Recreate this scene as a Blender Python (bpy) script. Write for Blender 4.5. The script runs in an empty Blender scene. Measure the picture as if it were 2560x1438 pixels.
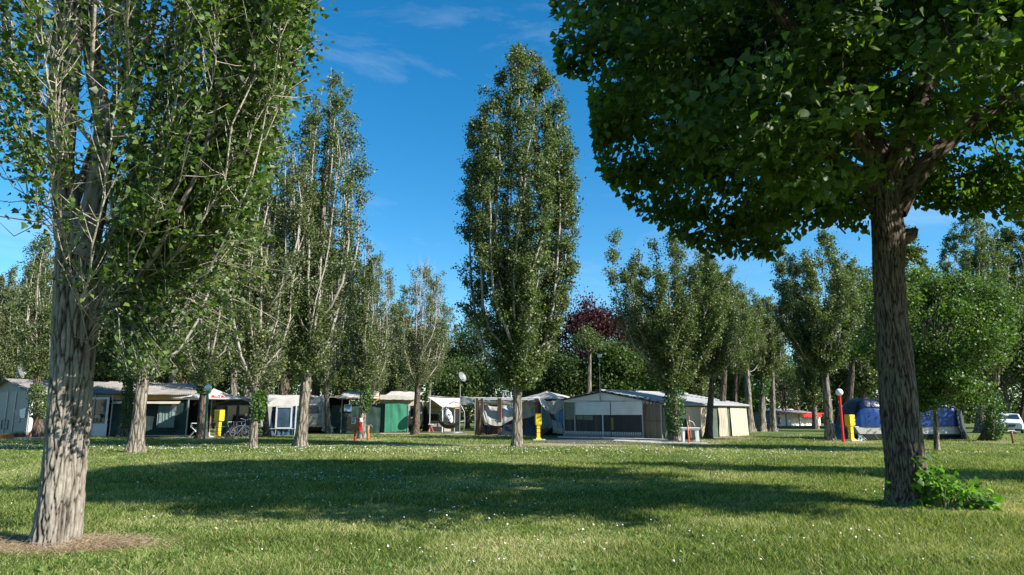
import bpy, math, random
import numpy as np
from mathutils import Vector, noise as mnoise
R = math.radians
random.seed(7)
C = bpy.context.scene.collection
scn = bpy.context.scene

# ---------------------------------------------------------------- camera
F, CX, CY, PIT, CH = 1707.0, 1280.0, 719.0, R(10.58), 1.35
cd = bpy.data.cameras.new('camera'); cam = bpy.data.objects.new('camera', cd); C.objects.link(cam)
cam.location = (0, 0, CH); cam.rotation_euler = (R(90) + PIT, 0, 0)
cd.sensor_width = 36; cd.lens = 36 * F / 2560; cd.clip_start = 0.05; cd.clip_end = 3000
scn.camera = cam

# ---------------------------------------------------------------- world + sun
SEL, SAZ = R(34.5), (0.9, -0.436)           # direction towards the sun (x right, y away)
wd = bpy.data.worlds.new('World'); scn.world = wd; wd.use_nodes = True
nt = wd.node_tree; bg = nt.nodes['Background']
sky = nt.nodes.new('ShaderNodeTexSky'); sky.sky_type = 'NISHITA'; sky.sun_disc = False
sky.sun_elevation = SEL; sky.sun_rotation = math.atan2(SAZ[0], SAZ[1])
sky.air_density = 1.0; sky.dust_density = 0.35; sky.ozone_density = 4.0
hs = nt.nodes.new('ShaderNodeHueSaturation'); hs.inputs['Saturation'].default_value = 1.34; hs.inputs['Value'].default_value = 1.2; hs.inputs['Hue'].default_value = 0.492
nt.links.new(sky.outputs[0], hs.inputs['Color'])
tc = nt.nodes.new('ShaderNodeTexCoord'); mp = nt.nodes.new('ShaderNodeMapping'); mp.inputs['Scale'].default_value = (1.2, 1.2, 5.0)
nz = nt.nodes.new('ShaderNodeTexNoise'); nz.inputs['Scale'].default_value = 2.2; nz.inputs['Detail'].default_value = 7; nz.inputs['Roughness'].default_value = .62
nz.inputs['Distortion'].default_value = .6
cr = nt.nodes.new('ShaderNodeValToRGB'); cr.color_ramp.elements[0].position = .5; cr.color_ramp.elements[1].position = .95
cr.color_ramp.elements[1].color = (.35, .35, .35, 1)
mx = nt.nodes.new('ShaderNodeMixRGB'); mx.inputs[2].default_value = (6.5, 7.2, 8.2, 1)
nt.links.new(tc.outputs['Generated'], mp.inputs[0]); nt.links.new(mp.outputs[0], nz.inputs['Vector'])
nt.links.new(nz.outputs['Fac'], cr.inputs[0]); nt.links.new(cr.outputs[0], mx.inputs[0]); nt.links.new(hs.outputs[0], mx.inputs[1])
nt.links.new(mx.outputs[0], bg.inputs[0]); bg.inputs[1].default_value = 0.078
sd = bpy.data.lights.new('sun', 'SUN'); sun = bpy.data.objects.new('sun', sd); C.objects.link(sun)
sd.energy = 5.0; sd.angle = R(0.5); sd.color = (1, .95, .87)
sv = Vector((SAZ[0] * math.cos(SEL), SAZ[1] * math.cos(SEL), math.sin(SEL)))
sun.rotation_euler = sv.to_track_quat('Z', 'Y').to_euler(); sun.location = (30, -20, 40)
scn.view_settings.view_transform = 'Standard'; scn.view_settings.look = 'None'
scn.view_settings.exposure = 1.08; scn.view_settings.gamma = 1
scn.cycles.max_bounces = 6; scn.cycles.transparent_max_bounces = 6; scn.cycles.diffuse_bounces = 3

# ---------------------------------------------------------------- helpers: photo pixel -> place
cp, sp = math.cos(PIT), math.sin(PIT)
def ray(px, py):
    a = (px - CX) / F; b = (CY - py) / F
    return Vector((a, cp - b * sp, sp + b * cp))
def G(px, py, z=0.0):
    d = ray(px, py); t = (z - CH) / d.z
    return Vector((d.x * t, d.y * t, z))
def P(px, py, Y):
    d = ray(px, py); t = Y / d.y
    return Vector((d.x * t, Y, CH + d.z * t))
class Fac:                                   # a vertical plane standing on two ground points
    def __init__(s, x0, y0, x1, y1):
        s.o = G(x0, y0); b = G(x1, y1); d = b - s.o; s.L = d.length; s.d = d.normalized()
        s.n = Vector((-s.d.y, s.d.x, 0)); s.ang = math.atan2(s.d.y, s.d.x)
    def p(s, px, py, v=0.0):
        r = ray(px, py); o = s.o + s.n * v - Vector((0, 0, CH)); t = o.dot(s.n) / r.dot(s.n)
        q = r * t + Vector((0, 0, CH)) - s.o
        return Vector((q.dot(s.d), v, q.z))
    def empty(s, name, label, cat, group=None):
        return thing(name, label, cat, s.o, s.ang, group)

def thing(name, label, cat, loc=(0, 0, 0), rz=0, group=None):
    o = bpy.data.objects.new(name, None); C.objects.link(o); o.location = loc; o.rotation_euler = (0, 0, rz)
    o.empty_display_size = .2
    o['label'] = label; o['category'] = cat
    if group: o['group'] = group
    return o
def tag(o, label, cat, group=None, kind=None):
    if label: o['label'] = label
    if cat: o['category'] = cat
    if group: o['group'] = group
    if kind: o['kind'] = kind
    return o

# ---------------------------------------------------------------- materials
def newmat(name):
    m = bpy.data.materials.new(name); m.use_nodes = True
    return m, m.node_tree, m.node_tree.nodes['Principled BSDF']
def N(nt, t, **k):
    n = nt.nodes.new(t)
    for a, b in k.items():
        if a in n.inputs: n.inputs[a].default_value = b
        else: setattr(n, a, b)
    return n
MATS = {}
def mat(name, col, rough=.6, var=.25, scale=3.0, bump=0.0, bscale=None, metal=0.0, dirt=None, dirtamt=0.0, stretch=(1, 1, 1), trans=0.0, spec=.5):
    if name in MATS: return MATS[name]
    m, nt, b = newmat(name); L = nt.links.new
    tcn = N(nt, 'ShaderNodeTexCoord'); mpn = N(nt, 'ShaderNodeMapping'); mpn.inputs['Scale'].default_value = stretch
    L(tcn.outputs['Object'], mpn.inputs[0])
    n1 = N(nt, 'ShaderNodeTexNoise'); n1.inputs['Scale'].default_value = scale; n1.inputs['Detail'].default_value = 6
    L(mpn.outputs[0], n1.inputs['Vector'])
    r = N(nt, 'ShaderNodeValToRGB')
    lo = [max(0, c * (1 - var)) for c in col]; hi = [min(1, c * (1 + var)) for c in col]
    r.color_ramp.elements[0].position = .3; r.color_ramp.elements[1].position = .7
    r.color_ramp.elements[0].color = (*lo, 1); r.color_ramp.elements[1].color = (*hi, 1)
    L(n1.outputs['Fac'], r.inputs[0]); out = r.outputs[0]
    if dirt:
        n2 = N(nt, 'ShaderNodeTexNoise'); n2.inputs['Scale'].default_value = scale * .45; n2.inputs['Detail'].default_value = 8
        L(mpn.outputs[0], n2.inputs['Vector'])
        r2 = N(nt, 'ShaderNodeValToRGB'); r2.color_ramp.elements[0].position = .48; r2.color_ramp.elements[1].position = .72
        r2.color_ramp.elements[1].color = (dirtamt,) * 3 + (1,)
        L(n2.outputs['Fac'], r2.inputs[0])
        mxn = N(nt, 'ShaderNodeMixRGB'); mxn.inputs[2].default_value = (*dirt, 1)
        L(r2.outputs[0], mxn.inputs[0]); L(out, mxn.inputs[1]); out = mxn.outputs[0]
    L(out, b.inputs['Base Color']); b.inputs['Roughness'].default_value = rough; b.inputs['Metallic'].default_value = metal
    b.inputs['Specular IOR Level'].default_value = spec
    if bump:
        n3 = N(nt, 'ShaderNodeTexNoise'); n3.inputs['Scale'].default_value = bscale or scale * 4; n3.inputs['Detail'].default_value = 5
        L(mpn.outputs[0], n3.inputs['Vector'])
        bp = N(nt, 'ShaderNodeBump'); bp.inputs['Strength'].default_value = bump; bp.inputs['Distance'].default_value = .05
        L(n3.outputs['Fac'], bp.inputs['Height']); L(bp.outputs[0], b.inputs['Normal'])
    if trans:
        tr = N(nt, 'ShaderNodeBsdfTranslucent'); L(out, tr.inputs[0]); ms = N(nt, 'ShaderNodeMixShader'); ms.inputs[0].default_value = trans
        o = nt.nodes['Material Output']; L(b.outputs[0], ms.inputs[1]); L(tr.outputs[0], ms.inputs[2]); L(ms.outputs[0], o.inputs[0])
    MATS[name] = m
    return m

def leafmat(name, cols, trans=.35, rough=.42, tcol=None, spec=.28):
    if name in MATS: return MATS[name]
    m, nt, b = newmat(name); L = nt.links.new
    at = N(nt, 'ShaderNodeAttribute', attribute_name='tint')
    r = N(nt, 'ShaderNodeValToRGB'); e = r.color_ramp.elements
    e[0].position = 0; e[0].color = (*cols[0], 1); e[1].position = 1; e[1].color = (*cols[-1], 1)
    for i, c in enumerate(cols[1:-1]):
        q = e.new((i + 1) / (len(cols) - 1)); q.color = (*c, 1)
    L(at.outputs['Fac'], r.inputs[0]); L(r.outputs[0], b.inputs['Base Color'])
    b.inputs['Roughness'].default_value = rough + .12; b.inputs['Specular IOR Level'].default_value = spec
    tr = N(nt, 'ShaderNodeBsdfTranslucent')
    mu = N(nt, 'ShaderNodeMixRGB', blend_type='MULTIPLY'); mu.inputs[0].default_value = 1; mu.inputs[2].default_value = (*(tcol or (1.6, 1.9, .6)), 1)
    L(r.outputs[0], mu.inputs[1]); L(mu.outputs[0], tr.inputs[0])
    ms = N(nt, 'ShaderNodeMixShader'); ms.inputs[0].default_value = trans
    L(b.outputs[0], ms.inputs[1]); L(tr.outputs[0], ms.inputs[2]); L(ms.outputs[0], nt.nodes['Material Output'].inputs[0])
    MATS[name] = m
    return m

def barkmat(name, col, crack, sc=14, bump=.8, zs=.16, lichen=None):
    if name in MATS: return MATS[name]
    m, nt, b = newmat(name); L = nt.links.new
    tcn = N(nt, 'ShaderNodeTexCoord'); mpn = N(nt, 'ShaderNodeMapping'); mpn.inputs['Scale'].default_value = (1, 1, zs)
    L(tcn.outputs['Object'], mpn.inputs[0])
    nn = N(nt, 'ShaderNodeTexNoise'); nn.inputs['Scale'].default_value = 5; L(mpn.outputs[0], nn.inputs['Vector'])
    mxv = N(nt, 'ShaderNodeMixRGB'); mxv.inputs[0].default_value = .12; L(mpn.outputs[0], mxv.inputs[1]); L(nn.outputs['Color'], mxv.inputs[2])
    vo = N(nt, 'ShaderNodeTexVoronoi', feature='DISTANCE_TO_EDGE'); vo.inputs['Scale'].default_value = sc; L(mxv.outputs[0], vo.inputs['Vector'])
    r = N(nt, 'ShaderNodeValToRGB'); r.color_ramp.elements[0].position = 0; r.color_ramp.elements[1].position = .16
    r.color_ramp.elements[0].color = (*crack, 1); r.color_ramp.elements[1].color = (*col, 1)
    L(vo.outputs['Distance'], r.inputs[0])
    n2 = N(nt, 'ShaderNodeTexNoise'); n2.inputs['Scale'].default_value = 9; n2.inputs['Detail'].default_value = 8; n2.inputs['Roughness'].default_value = .7
    L(tcn.outputs['Object'], n2.inputs['Vector'])
    r2 = N(nt, 'ShaderNodeValToRGB'); r2.color_ramp.elements[0].position = .3; r2.color_ramp.elements[1].position = .75
    r2.color_ramp.elements[0].color = (.62, .6, .56, 1); r2.color_ramp.elements[1].color = (1.25, 1.22, 1.15, 1)
    L(n2.outputs['Fac'], r2.inputs[0])
    mu = N(nt, 'ShaderNodeMixRGB', blend_type='MULTIPLY'); mu.inputs[0].default_value = 1; L(r.outputs[0], mu.inputs[1]); L(r2.outputs[0], mu.inputs[2])
    out = mu.outputs[0]
    if lichen:
        n3 = N(nt, 'ShaderNodeTexNoise'); n3.inputs['Scale'].default_value = 6; n3.inputs['Detail'].default_value = 6; L(tcn.outputs['Object'], n3.inputs['Vector'])
        r3 = N(nt, 'ShaderNodeValToRGB'); r3.color_ramp.elements[0].position = .66; r3.color_ramp.elements[1].position = .72; L(n3.outputs['Fac'], r3.inputs[0])
        m3 = N(nt, 'ShaderNodeMixRGB'); m3.inputs[2].default_value = (*lichen, 1); L(r3.outputs[0], m3.inputs[0]); L(out, m3.inputs[1]); out = m3.outputs[0]
    L(out, b.inputs['Base Color']); b.inputs['Roughness'].default_value = .95; b.inputs['Specular IOR Level'].default_value = .15
    ad = N(nt, 'ShaderNodeMath', operation='ADD'); r4 = N(nt, 'ShaderNodeMath', operation='MINIMUM'); r4.inputs[1].default_value = .22
    L(vo.outputs['Distance'], r4.inputs[0]); sc2 = N(nt, 'ShaderNodeMath', operation='MULTIPLY'); sc2.inputs[1].default_value = .25
    L(n2.outputs['Fac'], sc2.inputs[0]); L(r4.outputs[0], ad.inputs[0]); L(sc2.outputs[0], ad.inputs[1])
    bp = N(nt, 'ShaderNodeBump'); bp.inputs['Strength'].default_value = bump; bp.inputs['Distance'].default_value = .12
    L(ad.outputs[0], bp.inputs['Height']); L(bp.outputs[0], b.inputs['Normal'])
    MATS[name] = m
    return m

# ---------------------------------------------------------------- helpers: meshes
def link(name, me, m, parent=None):
    o = bpy.data.objects.new(name, me); C.objects.link(o)
    if m: me.materials.append(m)
    if parent: o.parent = parent
    return o
def npmesh(name, V, Fc, m, parent=None, tint=None, smooth=False):
    me = bpy.data.meshes.new(name); V = np.asarray(V, np.float32); Fc = np.asarray(Fc, np.int32)
    nf, k = Fc.shape
    me.vertices.add(len(V)); me.vertices.foreach_set('co', V.ravel())
    me.loops.add(nf * k); me.loops.foreach_set('vertex_index', Fc.ravel())
    me.polygons.add(nf); me.polygons.foreach_set('loop_start', np.arange(0, nf * k, k, dtype=np.int32))
    if smooth: me.polygons.foreach_set('use_smooth', np.ones(nf, bool))
    me.update(calc_edges=True)
    if tint is not None:
        a = me.attributes.new('tint', 'FLOAT', 'POINT'); a.data.foreach_set('value', np.asarray(tint, np.float32))
    return link(name, me, m, parent)
class MB:
    def __init__(s): s.v = []; s.f = []
    def add(s, vs, fs):
        n = len(s.v); s.v += [tuple(v) for v in vs]; s.f += [tuple(i + n for i in f) for f in fs]; return s
    def box(s, x0, x1, y0, y1, z0, z1):
        return s.hexa([(x0, y0, z0), (x1, y0, z0), (x1, y1, z0), (x0, y1, z0), (x0, y0, z1), (x1, y0, z1), (x1, y1, z1), (x0, y1, z1)])
    def hexa(s, p):
        return s.add(p, [(0, 3, 2, 1), (4, 5, 6, 7), (0, 1, 5, 4), (1, 2, 6, 5), (2, 3, 7, 6), (3, 0, 4, 7)])
    def prism(s, poly, y0, y1):              # poly in (x,z), extruded along y
        n = len(poly)
        return s.add([(x, y0, z) for x, z in poly] + [(x, y1, z) for x, z in poly],
                     [tuple(range(n)), tuple(range(2 * n - 1, n - 1, -1))] + [(i, i + n, (i + 1) % n + n, (i + 1) % n) for i in range(n)])
    def slab(s, q, t=.03):                   # quad with thickness along its normal
        q = [Vector(a) for a in q]; n = (q[1] - q[0]).cross(q[3] - q[0]).normalized() * t
        return s.hexa([*q, *[a + n for a in q]])
    def beam(s, a, b, w, h=None):
        a = Vector(a); b = Vector(b); h = h or w; d = (b - a).normalized()
        up = Vector((0, 0, 1)) if abs(d.z) < .9 else Vector((0, 1, 0))
        x = d.cross(up).normalized() * w / 2; y = d.cross(x).normalized() * h / 2
        return s.hexa([a - x - y, a + x - y, a + x + y, a - x + y, b - x - y, b + x - y, b + x + y, b - x + y])
    def tube(s, pts, r, n=8):
        pts = [Vector(p) for p in pts]; rr = r if isinstance(r, (list, tuple)) else [r] * len(pts); vs = []
        for i, p in enumerate(pts):
            d = (pts[min(i + 1, len(pts) - 1)] - pts[max(i - 1, 0)]).normalized()
            up = Vector((0, 0, 1)) if abs(d.z) < .8 else Vector((1, 0, 0))
            x = d.cross(up).normalized(); y = d.cross(x)
            vs += [p + (x * math.cos(a) + y * math.sin(a)) * rr[i] for a in [2 * math.pi * k / n for k in range(n)]]
        fs = [(i * n + k, i * n + (k + 1) % n, (i + 1) * n + (k + 1) % n, (i + 1) * n + k) for i in range(len(pts) - 1) for k in range(n)]
        fs += [tuple(range(n - 1, -1, -1)), tuple(range((len(pts) - 1) * n, len(pts) * n))]
        return s.add(vs, fs)
    def ring(s, c, r, t, ax='y', n=28, m=6):
        c = Vector(c); vs = []
        for i in range(n):
            a = 2 * math.pi * i / n
            for k in range(m):
                b = 2 * math.pi * k / m; q = r + t * math.cos(b); h = t * math.sin(b)
                v = (q * math.cos(a), h, q * math.sin(a)) if ax == 'y' else (q * math.cos(a), q * math.sin(a), h)
                vs.append(c + Vector(v))
        return s.add(vs, [(i * m + k, i * m + (k + 1) % m, ((i + 1) % n) * m + (k + 1) % m, ((i + 1) % n) * m + k) for i in range(n) for k in range(m)])
    def lathe(s, prof, c=(0, 0, 0), n=24):
        c = Vector(c); vs = [c + Vector((r * math.cos(2 * math.pi * k / n), r * math.sin(2 * math.pi * k / n), z)) for r, z in prof for k in range(n)]
        fs = [(i * n + k, i * n + (k + 1) % n, (i + 1) * n + (k + 1) % n, (i + 1) * n + k) for i in range(len(prof) - 1) for k in range(n)]
        return s.add(vs, fs + [tuple(range(n - 1, -1, -1)), tuple(range((len(prof) - 1) * n, len(prof) * n))])
    def sheet(s, a, b, c, d, nu=16, nv=10, amp=.05, fr=2.0, sag=0.0, seed=0, folds=0.0, edge=0.0):
        """cloth from corners a(0,0) b(1,0) c(1,1) d(0,1); sag in -z, wrinkles along the normal, vertical folds"""
        a, b, c, d = map(Vector, (a, b, c, d)); nrm = (b - a).cross(d - a).normalized(); vs = []
        for j in range(nv + 1):
            for i in range(nu + 1):
                u, v = i / nu, j / nv
                p = (a * (1 - u) + b * u) * (1 - v) + (d * (1 - u) + c * u) * v
                w = mnoise.noise(Vector((u * fr * 2 + seed * 7.3, v * fr + seed, seed * 1.7))) * amp
                w += folds * math.sin(u * 34 + 3 * mnoise.noise(Vector((u * 5 + seed, v * 1.5, 3)))) * (.4 + .6 * v)
                p = p + nrm * w
                p.z -= sag * math.sin(math.pi * u) * (.3 + .7 * v)
                if edge and j == nv: p.z += edge * mnoise.noise(Vector((u * 9, seed, 2)))
                vs.append(p)
        m = nu + 1
        return s.add(vs, [(j * m + i, j * m + i + 1, (j + 1) * m + i + 1, (j + 1) * m + i) for j in range(nv) for i in range(nu)])
    def build(s, name, m, parent=None, smooth=False, bevel=0.0, solid=0.0):
        me = bpy.data.meshes.new(name); me.from_pydata(s.v, [], s.f); me.update()
        if smooth:
            for p in me.polygons: p.use_smooth = True
        o = link(name, me, m, parent)
        if solid:
            k = o.modifiers.new('s', 'SOLIDIFY'); k.thickness = solid
        if bevel:
            k = o.modifiers.new('b', 'BEVEL'); k.width = bevel; k.segments = 2; k.limit_method = 'ANGLE'
        return o
def text(s, size, m, parent, loc, rot, name='lettering', ext=.004, sx=1.0):
    cu = bpy.data.curves.new(name, 'FONT'); cu.body = s; cu.size = size; cu.extrude = ext; cu.align_x = 'CENTER'; cu.align_y = 'CENTER'
    t = bpy.data.objects.new('tmp', cu); C.objects.link(t)
    me = bpy.data.meshes.new_from_object(t.evaluated_get(bpy.context.evaluated_depsgraph_get())); bpy.data.objects.remove(t)
    o = link(name, me, m, parent); o.location = loc; o.rotation_euler = rot; o.scale = (sx, 1, 1)
    return o
def copy_tree(o, parent=None):
    c = o.copy(); C.objects.link(c)
    if parent: c.parent = parent
    for ch in o.children: copy_tree(ch, c)
    return c

# numpy tree helpers
rng = np.random.default_rng(11)
def unit(a): return a / np.maximum(np.linalg.norm(a, axis=-1, keepdims=True), 1e-9)
def tubes(Pt, Rd, n):
    B, K, _ = Pt.shape
    d = unit(Pt[:, -1] - Pt[:, 0]); ref = np.where(np.abs(d[:, 2:3]) < .8, [[0, 0, 1.]], [[1., 0, 0]])
    x = unit(np.cross(d, ref)); y = np.cross(d, x)
    a = np.arange(n) * 2 * np.pi / n
    off = x[:, None, None] * np.cos(a)[None, None, :, None] + y[:, None, None] * np.sin(a)[None, None, :, None]
    V = (Pt[:, :, None] + off * Rd[:, :, None, None]).reshape(-1, 3)
    b, i, k = np.meshgrid(np.arange(B), np.arange(K - 1), np.arange(n), indexing='ij')
    base = b * K * n + i * n; k2 = (k + 1) % n
    Fc = np.stack([base + k, base + k2, base + n + k2, base + n + k], -1).reshape(-1, 4)
    return V, Fc
def merge(parts):
    Vs, Fs, n = [], [], 0
    for V, Fc in parts: Vs.append(V); Fs.append(Fc + n); n += len(V)
    return np.concatenate(Vs), np.concatenate(Fs)
LEAF = {'diamond': (np.array([[0, 0, 0], [.42, .42, -.06], [0, 1, 0], [-.42, .42, -.06]]), np.array([[0, 1, 2, 3]])),
        'heart': (np.array([[0, .06, 0], [.44, .1, -.1], [.46, .42, -.12], [0, 1.05, -.1], [-.46, .42, -.12], [-.44, .1, -.1]]), np.array([[0, 1, 2, 3], [0, 3, 4, 5]])),
        'delta': (np.array([[0, 0, 0], [.5, .22, -.08], [.2, .62, -.05], [0, 1.0, -.06], [-.2, .62, -.05], [-.5, .22, -.08]]), np.array([[0, 1, 2, 3], [0, 3, 4, 5]]))}
def leaves(c, size, shape='diamond', axis=None, nrm=None, spread=1.0, r=rng):
    c = np.asarray(c); n = len(c); LV, LF = LEAF[shape]
    ax = r.normal(size=(n, 3)) if axis is None else unit(np.broadcast_to(axis, (n, 3))) + r.normal(size=(n, 3)) * spread
    ax = unit(ax)
    nm = r.normal(size=(n, 3)) if nrm is None else unit(np.broadcast_to(nrm, (n, 3))) + r.normal(size=(n, 3)) * .8
    x = unit(np.cross(ax, nm)); z = np.cross(x, ax)
    s = (size * r.uniform(.65, 1.3, n))[:, None, None]
    V = (c[:, None] + (LV[None, :, 0:1] * x[:, None] + LV[None, :, 1:2] * ax[:, None] + LV[None, :, 2:3] * z[:, None]) * s).reshape(-1, 3)
    Fc = (LF[None] + (np.arange(n) * len(LV))[:, None, None]).reshape(-1, 4)
    return V, Fc, len(LV)
def vnoise(x, y, sc, seed=0):                # 2-D value noise in numpy
    g = np.random.default_rng(seed).random((256, 256)); x = x / sc + 1000; y = y / sc + 1000
    xi = np.floor(x).astype(int); yi = np.floor(y).astype(int); fx = x - xi; fy = y - yi
    fx = fx * fx * (3 - 2 * fx); fy = fy * fy * (3 - 2 * fy)
    q = lambda i, j: g[i % 256, j % 256]
    return (q(xi, yi) * (1 - fx) + q(xi + 1, yi) * fx) * (1 - fy) + (q(xi, yi + 1) * (1 - fx) + q(xi + 1, yi + 1) * fx) * fy

M_BARK = barkmat('poplar_bark', (.27, .242, .205), (.055, .045, .036), sc=9, bump=1.0)
M_BARKD = barkmat('dark_bark', (.15, .12, .095), (.03, .024, .02), sc=11, bump=.9)
M_TWIG = mat('pale_twigs', (.31, .28, .24), .8, .25, 6)
M_POP = leafmat('poplar_leaves', [(.026, .044, .012), (.085, .118, .032), (.19, .225, .085)], .3, .36, spec=.42)
M_POP2 = leafmat('poplar_leaves_grey', [(.035, .052, .018), (.105, .130, .046), (.22, .245, .11)], .3, .36, spec=.42)
M_IVY = leafmat('ivy_leaves', [(.025, .06, .012), (.05, .105, .02), (.09, .16, .03)], .22, .3)
M_LIN = leafmat('linden_leaves', [(.034, .066, .014), (.07, .118, .024), (.13, .185, .038)], .48, .4, (1.9, 2.2, .5), spec=.4)
M_BRT = leafmat('bright_leaves', [(.045, .085, .018), (.09, .15, .03), (.16, .24, .055)], .35, .36)
M_MID = leafmat('tree_leaves', [(.028, .052, .013), (.062, .100, .026), (.12, .165, .05)], .3, .42)
M_RED = leafmat('copper_leaves', [(.02, .010, .010), (.045, .016, .016), (.095, .028, .028)], .3, .42, (1.8, .7, .7))

# ---------------------------------------------------------------- generic trees
def trunk_mesh(H, r0, r1, lean, seed, K=26, n=18, flare=.45, rough=.06):
    r = np.random.default_rng(seed); t = np.linspace(0, 1, K); z = t ** 1.15 * H
    cx = lean[0] * t + .12 * np.sin(t * 4 + seed) * t * H * .06; cy = lean[1] * t + .1 * np.sin(t * 3 + 2 * seed) * t * H * .06
    cen = np.stack([cx, cy, z - .08], -1)
    a = np.arange(n) * 2 * np.pi / n
    rad = (r0 + (r1 - r0) * t) * (1 + flare * np.exp(-z / (r0 * 1.1)))
    V = []
    ph = r.uniform(0, 6, 3)
    for i in range(K):
        lob = 1 + (.10 + .16 * np.exp(-z[i] / r0)) * (np.sin(5 * a + ph[0]) * .6 + np.sin(3 * a + ph[1] + z[i] * .6) * .5) + r.normal(size=n) * rough
        V.append(cen[i] + np.stack([np.cos(a) * rad[i] * lob, np.sin(a) * rad[i] * lob, 0 * a], -1))
    V = np.concatenate(V); i, k = np.meshgrid(np.arange(K - 1), np.arange(n), indexing='ij'); k2 = (k + 1) % n
    return V, np.stack([i * n + k, i * n + k2, (i + 1) * n + k2, (i + 1) * n + k], -1).reshape(-1, 4), lambda zz: np.stack([np.interp(zz, z, cx), np.interp(zz, z, cy), zz], -1)

def poplar(name, label, base, H, rt, zb, prof, nl=18, tw=36, lf=34, ls=.10, lean=(0, 0), seed=1, bare=0.0, leafm=None, barkm=None, ivy=None,
           group=None, dens=1.0, plumes=None, low=0.7, extra_bare=0, cat='poplar tree', top_r=.35, twr=.012):
    """prof: list of (fraction of H, radius)"""
    r = np.random.default_rng(seed); leafm = leafm or M_POP; barkm = barkm or M_BARK
    root = thing(name, label, cat, base, 0, group); nl = int(nl * 1.3); lf *= 2.1; bare *= .6; rt *= .86
    TV, TF, cen = trunk_mesh(H * .72, rt, .05, lean, seed)
    ph, pr = zip(*prof); rad = lambda z: np.interp(z / H, ph, pr)
    Rm = max(pr)
    LP, LR, TP, LC = [], [], [], []
    for i in range(nl):
        ang = i * 2.399 + r.uniform(-.4, .4); q = math.sqrt((i + .6) / nl)
        h0 = zb * .85 + (H * .45 - zb) * r.random() ** 2.0 * (1 if i > nl * .3 else .25)
        T = H * (1.0 - .38 * q ** 1.6 * r.uniform(.6, 1.2)) * (1 if i > 1 else r.uniform(.95, 1.0))
        if plumes is not None and i < len(plumes):
            ang, q, T = plumes[i]; T *= H
        T = min(T, H); h0 = min(h0, T * .6)
        z = np.linspace(h0, T, 9); s = (z - h0) / (T - h0)
        out = np.minimum(1, 1 - np.exp(-(z - h0) / (Rm * .38)))
        rr = q * .88 * rad(z) * out
        a2 = ang + .25 * np.sin(s * 3 + i)
        p = np.stack([np.cos(a2) * rr, np.sin(a2) * rr, z], -1) + r.normal(size=(9, 3)) * .05
        c0 = cen(np.minimum(z, H * .7)); p[:, :2] += c0[:, :2]
        LP.append(p); r0 = .045 * (H / 14) * r.uniform(.7, 1.5); LR.append(np.linspace(r0, .012, 9))
        isb = r.random() < bare; cl = r.uniform(.6, 1.4)
        m = int(tw * (T - h0) / (H * .7))
        for k in range(m):
            t = r.uniform(.03, 1); b = np.array([np.interp(t, s, p[:, j]) for j in range(3)])
            o = np.array([math.cos(ang) * .6, math.sin(ang) * .6, 0]) + r.normal(size=3) * .55; o[2] = r.uniform(.5, 1.5)
            L = r.uniform(.35, 1.0) * (1 - .35 * t)
            e = b + unit(o) * L; mid = (b + e) / 2 + np.array([0, 0, -.05 * L])
            TP.append(np.stack([b, mid, e]))
            if isb and t > .35: continue
            if isb and r.random() < .6: continue
            cnt = int(lf * dens * r.uniform(.3, 1.5) * (.8 + .3 * t) * cl)
            tt = r.uniform(.25, 1.1, cnt)[:, None]
            LC.append(b + (e - b) * tt + r.normal(size=(cnt, 3)) * .13)
    # short shoots low on the stem
    ns = int(300 * low)
    for k in range(ns):
        z = zb * .85 + H * .3 * r.random() ** 1.4; b = cen(z); a = r.uniform(0, 6.28); L = r.uniform(.4, 1.0)
        o = np.array([math.cos(a), math.sin(a), r.uniform(.3, 1.2)]); b = b + o * [rt * .6, rt * .6, 0]
        TP.append(np.stack([b, b + o * L * .5 - [0, 0, .05], b + o * L])); cnt = int(lf * .7 * dens * (1 - bare))
        LC.append(b + o * L * r.uniform(.3, 1.1, cnt)[:, None] + r.normal(size=(cnt, 3)) * .13)
    for k in range(extra_bare):
        a = r.uniform(0, 6.28); q = r.uniform(0, .6) * Rm; z0 = H * r.uniform(.55, .8); b = np.array([math.cos(a) * q, math.sin(a) * q, z0]) + [lean[0], lean[1], 0]
        e = b + [r.normal() * .15, r.normal() * .15, H * 1.02 - z0 - r.uniform(0, .22) * H]; TP.append(np.stack([b, (b + e) / 2 + r.normal(size=3) * .05, e]))
    npmesh('trunk', TV, TF, barkm, root, smooth=True)
    Vb, Fb = merge([tubes(np.array(LP), np.array(LR), 5), tubes(np.array(TP), np.broadcast_to([twr, twr * .8, twr * .4], (len(TP), 3)), 3)])
    npmesh('branches', Vb, Fb, M_TWIG, root, smooth=True)
    cc = np.concatenate(LC)
    V, Fc, k = leaves(cc, ls, 'diamond', r=r)
    tint = np.repeat(np.clip(r.normal(.45, .25, len(cc)), 0, 1), k)
    npmesh('crown', V, Fc, leafm, root, tint)
    if ivy: ivycoat(root, cen, rt, ivy[0], ivy[1], ivy[2], ivy[3] if len(ivy) > 3 else 0, seed)
    return root
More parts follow.
